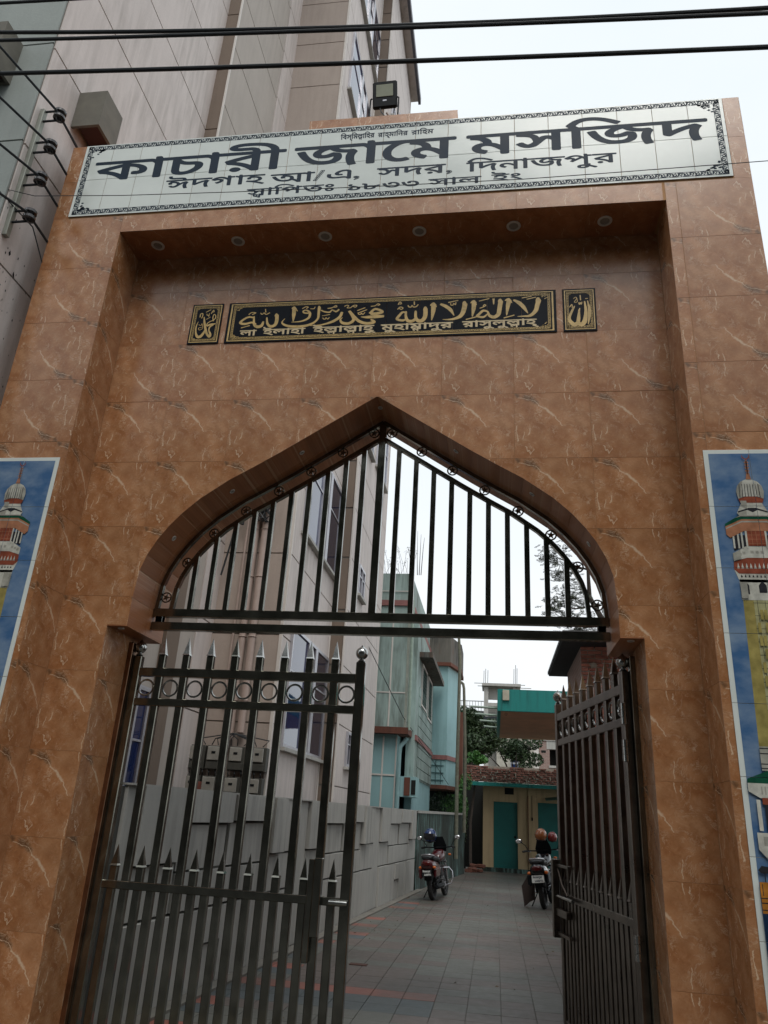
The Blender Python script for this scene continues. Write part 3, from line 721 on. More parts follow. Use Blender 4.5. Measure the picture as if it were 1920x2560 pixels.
ARA=[[[[124,293],[137,229],[155,164],[178,106],[206,73],[212,99],[192,142],[195,178],[219,201]],[6,14,15,15,16,14,8,10,14]],[[[246,212],[200,207],[167,193],[166,219],[194,242],[223,249]],[6,14,10,6,6,3]],[[[222,241],[210,279],[216,316],[235,299],[232,267],[213,254]],[6,6,6,6,6,6]],[[[155,151],[143,112],[118,77],[90,80],[69,126],[64,189],[76,242]],[8,16,21,18,11,8,2]],[[[135,344],[178,370]],[5,5]],[[[145,327],[152,307],[160,313],[168,296],[170,328]],[4,4,4,4,4]],[[[150,264],[184,288]],[4,4]],[[[85,290],[85,324],[102,332],[109,315],[103,281]],[6,6,6,6,6]],[[[187,325],[204,364],[212,348],[198,343]],[5,5,5,5]],[[[83,210],[109,198],[115,219],[128,166],[98,151],[90,172],[117,177]],[3,3,3,3,3,3,3]]]
ARB=[[[[208,306],[220,193],[204,65]],[5,20,5]],[[[183,301],[190,189],[174,91],[143,62],[122,106],[140,228]],[8,18,28,26,18,6]],[[[134,216],[127,105],[94,64],[60,96],[52,140],[85,225],[99,253]],[8,18,28,22,16,12,5]],[[[133,289],[140,268],[146,288],[155,270],[161,292]],[6,6,6,6,6]],[[[149,366],[151,315]],[7,7]],[[[56,242],[77,271],[79,241]],[6,6,6]],[[[92,331],[115,345],[123,298],[98,293],[119,329]],[4,4,4,4,4]],[[[189,326],[209,327]],[5,5]]]
def plaque(name, label, x0, x1, data, words, ncol, bw, corner, edge):
    z0, z1 = 5.437, 5.872; t = thing(name, label, 'plaque', ((x0+x1)/2, YR, z0)); y = YR-.003
    cwid = (x1-x0)/ncol; me = MB().bbox(0, cwid-.002, -.006, 0, 0, z1-z0, .001).mesh('plaque_tile', BLACKC); fixn(me)
    for i in range(ncol): inst(me, 'plaque_tile', t, (x0+i*cwid+.001, y, z0))
    yy = y-.0068
    def ringq(mb, a, b): # frame between inset a and inset b
        X0, X1, Z0, Z1 = x0+a*(edge if True else 1), x1-a*edge, z0+a, z1-a; U0, U1, W0, W1 = x0+b*edge, x1-b*edge, z0+b, z1-b
        for q in (((X0, Z0), (X1, Z0), (U1, W0), (U0, W0)), ((U0, W1), (U1, W1), (X1, Z1), (X0, Z1)), ((X0, Z0), (U0, W0), (U0, W1), (X0, Z1)), ((U1, W0), (X1, Z0), (X1, Z1), (U1, W1))):
            mb.add([(p[0], yy, p[1]) for p in q], [(0, 1, 2, 3)])
        return mb
    ringq(MB(), .015, .024).build('gold_frame', GOLD, t)
    ornament('gold_ornament', x0+.032*edge, x1-.032*edge, z0+.032, z1-.032, bw, GOLD, t, yy-.0004, .026, corner, .003)
    mb = MB(); L = []
    for pts, ws in data: L += stroke([(x0+a/1000, z0+b/1000) for a, b in pts], [w*1.45/1000 for w in ws])
    L = [l if area2(l) > 0 else l[::-1] for l in L]
    V, F = region(L); flat(mb, V, F, XZ, yy-.0006); mb.build('calligraphy', GOLD, t)
    if words: lettering('lettering', words, GOLD2, t, yy-.0008, (.0035, .0025))
    return t
plaque('calligraphy_plaque', 'long black and gold calligraphy plaque with Bengali line beneath, centre of the recess', -2.415, .519, ARM,
    [(bn('লা'), -2.275, -2.12, 5.505, 5.565), (bn('ইলাহা'), -2.06, -1.67, 5.508, 5.568), (bn('ইল্লাল্লাহু'), -1.60, -1.05, 5.512, 5.572), (bn('মুহাম্মাদুর'), -.99, -.36, 5.512, 5.574), (bn('রাসুলুল্লাহ্'), -.28, .35, 5.514, 5.576)], 10, .022, .06, 1.6)
plaque('calligraphy_plaque', 'small upright black and gold plaque left of the long calligraphy plaque', -2.765, -2.467, ARA, None, 1, .018, .025, 1)
plaque('calligraphy_plaque', 'small upright black and gold plaque right of the long calligraphy plaque', .571, .848, ARB, None, 1, .018, .025, 1)

# ================================================================== tiled minaret pictures on the pillars
def flatm(name, c, var=.3, sc=14): return simple(name, c, .16, var=var, scale=sc, bmp=0)
P_SKY = newmat('printed_sky'); _m, _t, _b = P_SKY
_v = coords(_t, (1, 1, 1.6), world=True); _n = noise(_t, _v, 3.2, 6, .6)
_t.links.new(mixc(_t, ramp(_t, _n, [(.38, 0.), (.72, .8)]), (.055, .13, .27), (.26, .34, .43)), _b.inputs['Base Color']); _b.inputs['Roughness'].default_value = .16; P_SKY = _m
P_W = flatm('printed_white', (.55, .54, .47)); P_G = flatm('printed_green', (.012, .08, .045)); P_O = flatm('printed_orange', (.40, .18, .10)); P_R = flatm('printed_red', (.26, .07, .04))
P_T = flatm('printed_tan', (.34, .28, .09)); P_TL = flatm('printed_light_tan', (.40, .38, .20)); P_K = flatm('printed_dark', (.03, .03, .035)); P_C = flatm('printed_cream_shade', (.36, .35, .30)); P_D = flatm('printed_night_blue', (.012, .03, .07), .6, 25); P_Y = flatm('printed_gold', (.55, .32, .04))
P_OR = flatm('printed_orange_wall', (.45, .18, .03), .3)
GZ = [4.115, 3.681, 3.239, 2.799, 2.359, 1.926, 1.488, 1.058, .62, .19]
def poster(cx, label):
    t = thing('minaret_picture', label, 'picture', (cx, YF, .19), 'tiled minaret pictures on the pillars')
    x0, x1 = cx-.305, cx+.305; y = YF-.0005
    for k in range(len(GZ)-1):
        for a, b in ((x0, cx), (cx, x1)): MB().bbox(a+.0012, b-.0012, y-.006, y, GZ[k+1]+.0012, GZ[k]-.0012, .001).build('picture_tile', CERAM, t, origin=(a, y, GZ[k+1]))
    lay = [0]
    def pr(name, mat, polys, mirror=False):
        mb = MB(); lay[0] += 1; d = y-.0066-.00035*lay[0]
        for P in polys:
            ks = 1 if name in ('printed_sky', 'printed_night', 'printed_wall', 'printed_wall_lines', 'printed_gold_lines', 'printed_lamp', 'printed_lower_roof', 'printed_lower_eave', 'printed_fluting', 'printed_arcade', 'printed_arcade_dark', 'printed_posts', 'printed_balcony', 'printed_panels') else .8; sf = 0 if ks == 1 or cx < 0 else -.03; PP = [[(cx+a*ks+sf, b) for a, b in P]]+([[(cx-a, b) for a, b in P][::-1]] if mirror else [])
            for Q in PP:
                Q = [(min(max(a, x0+.004), x1-.004), b) for a, b in Q]
                if area2(Q) < 0: Q = Q[::-1]
                ex = []
                for g_ in GZ: ex += [((x0-.01, g_-.0016), (x1+.01, g_-.0016)), ((x0-.01, g_+.0016), (x1+.01, g_+.0016))]
                ex += [((cx-.0014, .1), (cx-.0014, 4.2)), ((cx+.0014, .1), (cx+.0014, 4.2))]
                V, F = region([Q], lambda u, v: wind([Q], u, v) != 0 and abs(u-cx) > .0014 and all(abs(v-g_) > .0016 for g_ in GZ), ex)
                if F: flat(mb, V, F, XZ, d)
        if mb.f: mb.build(name, mat, t)
    R = lambda a, b, c, d: [(a, c), (b, c), (b, d), (a, d)]
    pr('printed_sky', P_SKY, [R(-.272, .272, .22, 4.083)])
    # shaft and its courses
    pr('printed_shaft', P_T, [[(-.165, 3.03), (-.185, 2.1), (.185, 2.1), (.165, 3.03)]])
    pr('printed_shaft_light', P_TL, [[(-.085, 3.04), (-.09, 2.1), (.09, 2.1), (.085, 3.04)]])
    pr('printed_courses', P_K, [R(-.09, .09, 3.0-.085*k, 3.003-.085*k) for k in range(10)]+[[(a, 3.03), (a*1.05, 2.1), (a*1.05+.003, 2.1), (a+.003, 3.03)] for a in (-.06, 0, .06)])
    pr('printed_collar', P_W, [[(-.175, 3.16), (-.172, 3.02), (.172, 3.02), (.175, 3.16)], [(-.205, 3.23), (-.17, 3.14), (.17, 3.14), (.205, 3.23)]])
    pr('printed_collar_bands', P_O, [[(-.165, 3.24), (-.168, 3.205), (.168, 3.205), (.165, 3.24)]])
    pr('printed_window', P_K, [[(-.14, 3.06), (-.14, 3.12), (-.122, 3.14), (-.105, 3.12), (-.105, 3.06)], [(.105, 3.06), (.105, 3.12), (.122, 3.14), (.14, 3.12), (.14, 3.06)], [(-.03, 3.07), (-.03, 3.12), (0, 3.15), (.03, 3.12), (.03, 3.07)]]+[[(a, 3.175), (a+.008, 3.195), (a+.016, 3.175)] for a in [-.16+.03*k for k in range(11)]])
    pr('printed_red_frieze', P_R, [[(-.2, 3.282), (-.205, 3.23), (-.17, 3.2), (.17, 3.2), (.205, 3.23), (.2, 3.282), (.09, 3.31), (-.09, 3.31)]])
    pr('printed_teeth', P_W, [[(a, 3.235), (a+.011, 3.275), (a+.022, 3.235)] for a in [-.18+.033*k for k in range(11)]])
    pr('printed_gallery', P_W, [[(-.2, 3.34), (-.2, 3.285), (-.09, 3.31), (.09, 3.31), (.2, 3.285), (.2, 3.34), (.09, 3.39), (-.09, 3.39)]])
    pr('printed_rosettes', P_C, [R(a, a+.024, 3.33+dz, 3.35+dz) for a, dz in ((-.185, -.015), (-.155, -.005), (-.125, .003), (-.06, .01), (-.02, .01), (.02, .01), (.1, .003), (.13, -.005), (.16, -.015))])
    pr('printed_cabin', P_K, [[(-.185, 3.36), (-.19, 3.47), (.19, 3.47), (.185, 3.36), (.09, 3.392), (-.09, 3.392)]])
    pr('printed_lattice', P_R, [R(-.07, .07, 3.395, 3.50)])
    pr('printed_lattice_bars', P_O, [R(-.07+.035*k, -.066+.035*k, 3.395, 3.50) for k in range(5)]+[R(-.07, .07, 3.41+.03*k, 3.413+.03*k) for k in range(4)])
    pr('printed_columns', P_W, [R(a, a+.014, 3.375, 3.5) for a in (-.187, -.15, -.12, -.085, .071, .106, .136, .173)])
    pr('printed_cornice', P_O, [[(-.234, 3.535), (-.234, 3.475), (-.205, 3.45), (-.09, 3.5), (.09, 3.5), (.205, 3.45), (.234, 3.475), (.234, 3.535), (.1, 3.59), (-.1, 3.59)]])
    pr('printed_cornice_line', P_C, [[(-.232, 3.52), (-.232, 3.512), (-.1, 3.562), (.1, 3.562), (.232, 3.512), (.232, 3.52), (.1, 3.572), (-.1, 3.572)]])
    pr('printed_roof', P_G, [[(-.236, 3.55), (-.236, 3.532), (-.1, 3.585), (.1, 3.585), (.236, 3.532), (.236, 3.55), (.1, 3.62), (-.1, 3.62)]])
    pr('printed_neck', P_W, [[(-.128, 3.63), (-.11, 3.605), (.11, 3.605), (.128, 3.63), (.085, 3.70), (.09, 3.72), (-.09, 3.72), (-.085, 3.70)]])
    pr('printed_neck_shade', P_K, [[(-.12, 3.642), (-.12, 3.632), (-.04, 3.652), (0, 3.635), (.04, 3.652), (.12, 3.632), (.12, 3.642), (.03, 3.668), (-.03, 3.668)]])
    pr('printed_dome_base', P_R, [[(-.103, 3.735), (-.09, 3.705), (.09, 3.705), (.103, 3.735), (0, 3.76)]])
    pr('printed_dome', P_W, [[(-.103, 3.735), (-.112, 3.79), (-.10, 3.83), (-.07, 3.862), (-.025, 3.88), (.025, 3.88), (.07, 3.862), (.10, 3.83), (.112, 3.79), (.103, 3.735), (.05, 3.752), (-.05, 3.752)]])
    pr('printed_dome_shade', P_C, [[(-.103, 3.735), (-.112, 3.79), (-.10, 3.83), (-.07, 3.862), (-.05, 3.87), (-.072, 3.81), (-.06, 3.75)], [(.06, 3.75), (.05, 3.80), (.065, 3.85), (.10, 3.83), (.112, 3.79), (.103, 3.735)]])
    pr('printed_body_shade', P_C, [[(-.2, 3.34), (-.2, 3.285), (-.14, 3.30), (-.14, 3.365)], [(-.175, 3.14), (-.172, 3.03), (-.12, 3.03), (-.12, 3.14)], [(.1, 3.14), (.1, 3.03), (.172, 3.03), (.175, 3.14)], [(-.125, 3.63), (-.11, 3.607), (-.05, 3.607), (-.05, 3.65)], [(-.085, 3.68), (-.09, 3.72), (-.04, 3.72), (-.04, 3.66)]])
    pr('printed_roof_light', P_C, [[(-.15, 3.593), (-.1, 3.612), (.1, 3.612), (.15, 3.593), (.1, 3.605), (-.1, 3.605)]])
    pr('printed_brickwork', P_T, [R(-.08+.03*i, -.056+.03*i, 2.125+.085*k, 2.19+.085*k) for i in range(5) for k in range(10) if (i+k) % 3])
    pr('printed_ribs', P_K, [[(a*1.0, 3.752-.25*abs(a)**1.4), (a*.93, 3.845), (a*.93+.004, 3.845), (a+.005, 3.752-.25*abs(a)**1.4)] for a in (-.09, -.066, -.044, -.02, .004, .026, .05, .074)])
    pr('printed_finial', P_O, [[(-.022, 3.88), (-.01, 3.93), (.01, 3.93), (.022, 3.88)]]+[[(-.02, z), (0, z-.012), (.02, z), (0, z+.012)] for z in (3.945, 3.968, 3.99, 4.01)]+[R(-.005, .005, 3.92, 4.03)])
    pr('printed_crescent', P_R, [[(-.032, 4.075), (-.03, 4.045), (0, 4.026), (.03, 4.045), (.032, 4.075), (.022, 4.05), (0, 4.037), (-.022, 4.05)]])
    pr('printed_lower_band', P_C, [R(-.188, .188, 1.965, 2.105)]); pr('printed_lower_lines', P_K, [R(-.188, .188, z, z+.006) for z in (2.09, 2.06, 2.0, 1.975)])
    pr('printed_lower_roof', P_G, [[(-.272, 1.89), (-.272, 1.915), (-.15, 1.965), (.15, 1.965), (.272, 1.915), (.272, 1.89)]])
    pr('printed_lower_eave', P_W, [[(-.272, 1.892), (-.272, 1.845), (-.21, 1.81), (.21, 1.81), (.272, 1.845), (.272, 1.892)]])
    pr('printed_fluting', P_C, [R(-.2+.02*k, -.192+.02*k, 1.83, 1.875) for k in range(20)])
    pr('printed_arcade', P_R, [R(-.2, .2, 1.775, 1.812)]); pr('printed_arcade_dark', P_K, [R(-.19, .19, 1.63, 1.775)])
    pr('printed_posts', P_W, [R(a, a+.022, 1.63, 1.8) for a in (-.235, -.11, -.01, .088, .213)])
    pr('printed_balcony', P_W, [[(-.252, 1.62), (-.252, 1.53), (-.2, 1.47), (.2, 1.47), (.252, 1.53), (.252, 1.62)]])
    pr('printed_panels', P_C, [R(-.22+.11*k, -.14+.11*k, 1.55, 1.6) for k in range(5)])
    pr('printed_lamp', P_K, [[(-.272, 1.42), (-.25, 1.445), (-.215, 1.44), (-.2, 1.42), (-.22, 1.405), (-.255, 1.405)], R(-.24, -.235, 1.35, 1.41)])
    pr('printed_wall', P_OR, [R(-.272, .272, 1.2, 1.36)]); pr('printed_wall_lines', P_K, [R(-.26+.045*k, -.256+.045*k, 1.29, 1.35) for k in range(12)]+[R(-.272, .272, 1.275, 1.28), R(-.272, .272, 1.25, 1.256), R(-.272, .272, 1.215, 1.22)])
    pr('printed_night', P_D, [R(-.272, .272, .24, 1.2)]); pr('printed_gold_lines', P_Y, [R(-.272, .272, .965, .985), R(-.272, .272, .895, .91)])
poster(1.762, 'tiled picture of a minaret against blue sky on the right pillar'); poster(-3.771, 'tiled picture of a minaret against blue sky on the left pillar')

# ================================================================== steel grille in the arch
YG = 5.81
gr = thing('arch_grille', 'steel grille of upright bars and star rings filling the pointed arch', 'grille', (XC, YG, 2.9))
for z0, z1 in ((3.02, 3.088), (2.908, 2.974)): MB().bbox(XC-1.85, XC+1.85, YG-.03, YG+.03, z0, z1, .004).build('rail', STEEL, gr)
for s in (-1, 1):
    for q in (0, 1): MB().bbox(XC+s*(1.79)-.03, XC+s*1.79+.03, YG-.028, YG+.028, 2.974, 3.02, .002).build('spacer', STEEL_B, gr)
def curve_in(off, z0=3.088):
    P = [(a, z) for a, z in PROF[1:]]; out = []
    for i, (a, z) in enumerate(P):
        p = P[max(i-1, 0)]; n = P[min(i+1, len(P)-1)]; dx, dz = n[0]-p[0], n[1]-p[1]; l = math.hypot(dx, dz); out.append([a-dz/l*off, z+dx/l*off])
    k = (P[-1][1]-P[-2][1])/(P[-1][0]-P[-2][0]); m_ = off*math.sqrt(1+k*k); out[-1] = [0, P[-1][1]-m_]; out[0][1] = z0
    return [o for o in out if o[0] >= 0]
OUTR = curve_in(.022); INR = curve_in(.152); MID = curve_in(.088)
def bandm(mb, P, w, s):
    for (a0, z0), (a1, z1) in zip(P, P[1:]): bar(mb, (XC+s*a0, YG, z0), (XC+s*a1, YG, z1), w, .04)
    return mb
for s in (-1, 1):
    bandm(MB(), OUTR, .03, s).build('outer_arch_bar', STEEL, gr); bandm(MB(), INR, .034, s).build('inner_arch_bar', STEEL, gr)
def inz(a):
    for (a0, z0), (a1, z1) in zip(INR, INR[1:]):
        if a1 <= a <= a0: return z0+(z1-z0)*(a0-a)/(a0-a1)
    return INR[0][1]
MB().bbox(XC-.03, XC+.03, YG-.03, YG+.03, 3.088, 4.80, .004).build('centre_post', STEEL, gr)
for s in (-1, 1):
    for k in range(1, 11): 
        a = .1545*k; MB().bbox(XC+s*a-.021, XC+s*a+.021, YG-.019, YG+.019, 3.088, inz(a)-.005, .003).build('upright_bar', STEEL, gr)
def star(c, r, rot):
    mb = MB(); P = []
    for k in range(10):
        a = rot+k*math.pi/5; q = r if k % 2 == 0 else r*.42; P.append((c[0]+q*math.sin(a), c[2]+q*math.cos(a)))
    V, F = region([P if area2(P) > 0 else P[::-1]]); return slab(mb, V, F, XZ, c[1]-.004, c[1]+.004)
for s in (-1, 1):
    for a, z in ((.08, 4.727), (.35, 4.538), (.62, 4.355), (.895, 4.17), (1.17, 3.98), (1.43, 3.77), (1.632, 3.50), (1.768, 3.19)):
        c = (XC+s*a, YG, z); rg = MB().torus(c, .041, .0065).build('star_ring', STEEL, gr, True, origin=c)
        star(c, .036, random.uniform(-.4, .4)).build('star', STEEL, rg)

# ================================================================== gate leaves
def spike(c, h=.15, r=.031):
    x, z = c; mb = MB(); mb.add([(x-r, -r, z), (x+r, -r, z), (x+r, r, z), (x-r, r, z), (x-r*.8, -r*.8, z+.012), (x+r*.8, -r*.8, z+.012), (x+r*.8, r*.8, z+.012), (x-r*.8, r*.8, z+.012), (x, 0, z+h)],
        [(0, 3, 2, 1), (0, 1, 5, 4), (1, 2, 6, 5), (2, 3, 7, 6), (3, 0, 4, 7), (4, 5, 8), (5, 6, 8), (6, 7, 8), (7, 4, 8)]); return mb
def make_leaf(label, loc, rz, side, latch, STEEL=STEEL):
    t = thing('gate_leaf', label, 'gate', (0, 0, 0), 'steel gate leaves under the arch')
    W_ = 1.88; sp = W_/9
    for i in (0, 9):
        x = i*sp; MB().bbox(x-.037, x+.037, -.03, .03, .01, 2.70, .006).build('post', STEEL, t)
        mb = MB().lathe([(.022, 2.70), (.032, 2.706), (.018, 2.722), (.018, 2.728)], 12, (x, 0, 0)); mb.ball((x, 0, 2.772), .05, 16, 10); mb.lathe([(.02, 2.815), (.004, 2.838)], 8, (x, 0, 0)); mb.build('ball_finial', STEEL_B, t, True)
    for i in range(1, 9):
        x = i*sp; MB().bbox(x-.030, x+.030, -.0225, .0225, .05, 2.715, .005).build('upright_bar', STEEL, t)
        spike((x, 2.715)).build('spear_head', STEEL_B if random.random() < .5 else STEEL, t)
    for z0, z1, n_ in ((2.535, 2.605, 1), (2.30, 2.36, 1), (.975, 1.03, 1), (.012, .05, 1)):
        MB().bbox(.03, W_-.03, -.027, .027, z0, z1, .004).build('rail', STEEL, t)
    for i in range(9):
        x = (i+.5)*sp; MB().torus((x, 0, 2.447), .062, .0085, n=24).build('ring', STEEL_B, t, True)
        MB().bbox(x-.029, x+.029, -.0215, .0215, .05, 1.13, .005).build('short_bar', STEEL, t)
        spike((x, 1.13), .15).build('spear_head', STEEL, t)
    if latch == 'bolt':
        x = W_-.24; MB().bbox(x-.03, x+.012, -.075, -.03, .62, 1.27, .004).build('latch_plate', STEEL, t)
        MB().bbox(x+.012, x+.07, -.085, -.03, .78, 1.28, .004).build('latch_housing', STEEL, t)
        MB().tube([(W_-.11, -.05, 1.0), (W_+.02, -.05, 1.0)], .019, 12).build('slide_bolt', STEEL_B, t, True)
    else:
        x = W_+.06; MB().bbox(x-.03, x+.03, -.09, -.03, .66, 1.30, .004).build('latch_housing', STEEL, t)
        for z in (1.25, .70): MB().bbox(W_-.36, x-.03, -.06, -.03, z-.012, z+.012, .002).build('latch_arm', STEEL, t)
        MB().bbox(W_-.32, x-.03, -.07, -.03, .84, .9, .004).build('latch_arm', STEEL, t)
        MB().tube([(W_-.5, -.06, 1.0), (W_+.05, -.06, 1.0)], .016, 10).build('slide_bolt', STEEL_B, t, True)
        MB().tube([(W_-.3, -.05, 1.02), (W_-.15, -.055, 1.1), (W_, -.05, 1.22)], .008, 8).build('latch_rod', STEEL, t, True)
    for z in (2.38, 2.12, .87):
        mb = MB()
        for k in range(3): mb.lathe([(.024, z-.075+.051*k), (.024, z-.028+.051*k)], 12, (-.058, -.04, 0))
        hg = mb.build('hinge', BLACKP if side > 0 else STEEL_B, t, True)
    t.location = loc; t.rotation_euler = (0, 0, rz)
    if side < 0: t.scale = (-1, 1, 1)
    return t
make_leaf('closed left leaf of the spear-topped steel gate', (-2.925, 5.87, 0), math.radians(-.6), 1, 'bolt')
make_leaf('right leaf of the spear-topped steel gate, swung open inward', (.965, 5.9, 0), math.radians(-79.5), -1, 'box', STEEL_O)
# flat steel posts the leaves hang on
for s, nm in ((-1, 'left'), (1, 'right')):
    tag(MB().bbox(XC+s*2.0-.02, XC+s*2.0+.02, 5.80, 5.90, 0, 2.80, .003).build('hinge_post', STEEL if s > 0 else steel('orange_reflection_steel', (.35, .2, .12), .3)), 'flat steel hinge post against the %s jamb of the gateway' % nm, 'post')  # left post: orange reflection put into the steel colour

# ================================================================== floodlight on the parapet
fl = thing('floodlight', 'small black LED floodlight on a bracket above the name board', 'floodlight', (-1.07, 5.25, 7.82))
tilt = Matrix.Translation((-1.075, 5.2, 8.17)) @ Matrix.Rotation(math.radians(-2), 4, 'Y') @ Matrix.Rotation(math.radians(10), 4, 'X')
MB().bbox(-.122, .122, -.02, .025, -.155, .155, .016).xf(tilt).build('housing', BLACKP, fl)
mb = MB()
for k in range(9): mb.box(-.1+.024*k, -.094+.024*k, .025, .05, -.12, .12)
mb.xf(tilt).build('cooling_fins', BLACKP, fl)
MB().bbox(-.085, .082, -.024, -.0195, -.035, .105, .002).xf(tilt).build('glass', simple('led_glass', (.24, .25, .17), .2, var=.1), fl)
mb = MB(); mb.box(-.02, .018, -.0215, -.0195, -.085, -.07).xf(tilt).build('badge', ALU, fl)
MB().tube([(-1.20, 5.2, 8.13), (-1.215, 5.2, 8.12), (-1.215, 5.2, 7.86), (-1.2, 5.2, 7.835), (-.95, 5.2, 7.835), (-.935, 5.2, 7.86), (-.935, 5.2, 8.12), (-.95, 5.2, 8.13)], .008, 6).build('bracket', BLACKP, fl, True)
MB().tube([(-1.12, 5.22, 8.02), (-1.10, 5.21, 7.95), (-1.06, 5.2, 7.88), (-1.05, 5.3, 7.82)], .006, 6).build('cable', CABLE, fl, True)
MB().tube([(-1.04, 5.25, 7.82), (-1.03, 5.24, 7.93), (-1.05, 5.23, 7.96)], .012, 6).build('conduit', PVC, fl, True)

# ================================================================== tall beige building on the left
ab = thing('apartment_building', 'tall beige rendered building with stepped facade and blue windows left of the gate', 'building', (-4.33, 4.6, 0))
BH = 23.4; plan = [(-9, 4.6), (-4.33, 4.6), (-4.33, 7.77), (-4.12, 7.77), (-4.12, 10.35), (-3.05, 10.35), (-3.05, 13.45), (-2.75, 13.45), (-2.75, 17.46), (-9, 17.46)]
V, F = region([plan]); mb = MB(); slab(mb, V, F, lambda a, b, d: (a, b, d), 0, BH); mb.build('wall', simple('joint_shadow', (.2, .175, .155), .9), ab)
def panels(p0, p1, mat, pitch=1.26, z0=.3, zt=BH, t=.016, inset=(.006, .006), gap=.02, holes=()):
    p0 = Vector(p0); p1 = Vector(p1); d = (p1-p0); L = d.length; d.normalize(); n = Vector((d.y, -d.x, 0)); z = z0-pitch
    while z < zt:
        a, b = max(z, 0), min(z+pitch, zt)
        if b-a > .08:
            q0 = p0+d*inset[0]; q1 = p1-d*inset[1]
            mb = MB(); mb.hexa([tuple(q0+Vector((0, 0, a+gap/2))), tuple(q1+Vector((0, 0, a+gap/2))), tuple(q1+n*t+Vector((0, 0, a+gap/2))), tuple(q0+n*t+Vector((0, 0, a+gap/2))),
                     tuple(q0+Vector((0, 0, b-gap/2))), tuple(q1+Vector((0, 0, b-gap/2))), tuple(q1+n*t+Vector((0, 0, b-gap/2))), tuple(q0+n*t+Vector((0, 0, b-gap/2)))])
            mb.build('wall_panel', mat, ab, origin=(q0.x, q0.y, a))
        z += pitch
Pn = lambda a, b: (a, b, 0)
panels(Pn(-9, 4.6), Pn(-4.33, 4.6), GREYG, 1.3, 7.2-5.2)
panels(Pn(-4.33, 4.6), Pn(-4.33, 7.77), PALE, 1.27, 7.17-5.08)
panels(Pn(-4.33, 7.77), Pn(-4.12, 7.77), BROWNR, 1.27, 7.17-5.08)
panels(Pn(-4.12, 7.77), Pn(-4.12, 9.74), BEIGE, 1.26, 1.45)
panels(Pn(-4.12, 9.74), Pn(-4.12, 10.35), PALE, 1.26, 1.5, t=.03)
panels(Pn(-4.12, 10.35), Pn(-3.05, 10.35), BEIGE if False else TAUPE, 1.24, 5.15-3.72)
panels(Pn(-3.05, 10.35), Pn(-3.05, 13.45), PALE, 1.24, 5.15-3.72)
panels(Pn(-3.05, 13.45), Pn(-2.75, 13.45), BROWNR, 1.035, .96, inset=(.03, .03), gap=.04)
panels(Pn(-2.75, 13.45), Pn(-2.75, 17.46), PALE, 1.035, .96)
for x, y, sx, sy in ((-3.047, 10.33, .05, .03), (-2.75, 13.43, .035, .03), (-3.0275, 13.44, .03, .02), (-4.10, 7.75, .03, .03), (-2.735, 17.44, .03, .04)):
    MB().bbox(x-sx/2, x+sx/2, y-sy/2, y+sy/2, .05, BH-.02, .003).build('corner_trim', WHITET, ab)
# blue grey bay next to the brown pilaster (upper part of the street end)
def window_x(x, y0, y1, z0, z1, nm, split=(), sill=True, glass=(GLASS, GLASSD), fr=.05):
    w = MB(); w.box(x, x+.045, y0, y1, z0, z0+fr); w.box(x, x+.045, y0, y1, z1-fr, z1); w.box(x, x+.044, y0, y0+fr, z0+fr, z1-fr); w.box(x, x+.044, y1-fr, y1, z0+fr, z1-fr)
    for s0, s1 in split: w.box(x, x+.05, s0, s1, z0+fr, z1-fr)
    f = w.build('window', ALU, ab, origin=(x, y0, z0))
    ed = [y0+fr]+[v for s in split for v in s]+[y1-fr]
    for k in range(0, len(ed), 2):
        MB().box(x+.004, x+.02, ed[k], ed[k+1], z0+fr, z1-fr).build('pane', glass[min(k//2, 1)], f)
        zt = z0+(z1-z0)*.62; MB().box(x+.02, x+.036, ed[k], ed[k+1], zt, zt+.025).build('glazing_bar', ALU, f)
    if sill: MB().box(x, x+.09, y0-.04, y1+.04, z0-.05, z0).build('sill', CEMENT, f)
for k in range(6):
    z = 2.40+3.28*k
    window_x(-3.033, 10.80, 13.38, z, z+1.76, 'g', ((11.80, 11.92), (12.30, 12.46)))
    window_x(-2.733, 14.18, 14.85, z-.04, z+.58, 's', ((14.5, 14.53),), glass=(GLASSD, GLASSD))
    if k > 1: window_x(-2.733, 15.4, 16.9, z+.1, z+1.5, 's2', ((16.1, 16.16),), glass=(GLASSD, GLASS))
window_x(-4.103, 8.28, 8.62, 1.2, 2.83, 'n', (), False)
MB().box(-4.104, -4.04, 8.72, 9.12, .3, 6.4).build('pilaster', BROWNR, ab)
MB().box(-4.104, -4.06, 9.14, 9.42, .3, 6.4).build('pilaster', BEIGE, ab)
# hoods boxed round the air conditioners on the street end
def hood(x0, x1, y0, y1, z0, z1, axis):
    mb = MB()
    mb.box(x0, x1, y0, y0+.03, z0, z1); mb.box(x0, x1, y1-.03, y1, z0, z1)
    mb.box(x0, x0+.03, y0+.03, y1-.03, z0, z1-.03) if axis == 'y' else mb.box(x1-.03, x1, y0+.03, y1-.03, z0, z1-.03)
    if axis == 'y': mb.box(x1-.03, x1, y0+.03, y1-.03, z0, z1-.03)
    mb.box(x0 if axis == 'x' else x0+.03, x1, y0+.03, y1-.03, z1-.03, z1)
    h = mb.build('hood', simple('hood_render', (.15, .14, .115), .85), ab); MB().box(x0+.04, x1-.035, y0+.035, y1-.035, z0+.05, z0+.07).build('hood_underside', simple('hood_inside', (.07, .025, .018), .8), h)
hood(-4.31, -4.0, 5.09, 5.43, 7.95, 8.43, 'x'); hood(-5.35, -4.66, 4.33, 4.585, 7.95, 8.50, 'y')
mb = MB(); rr_ = random.Random(4)
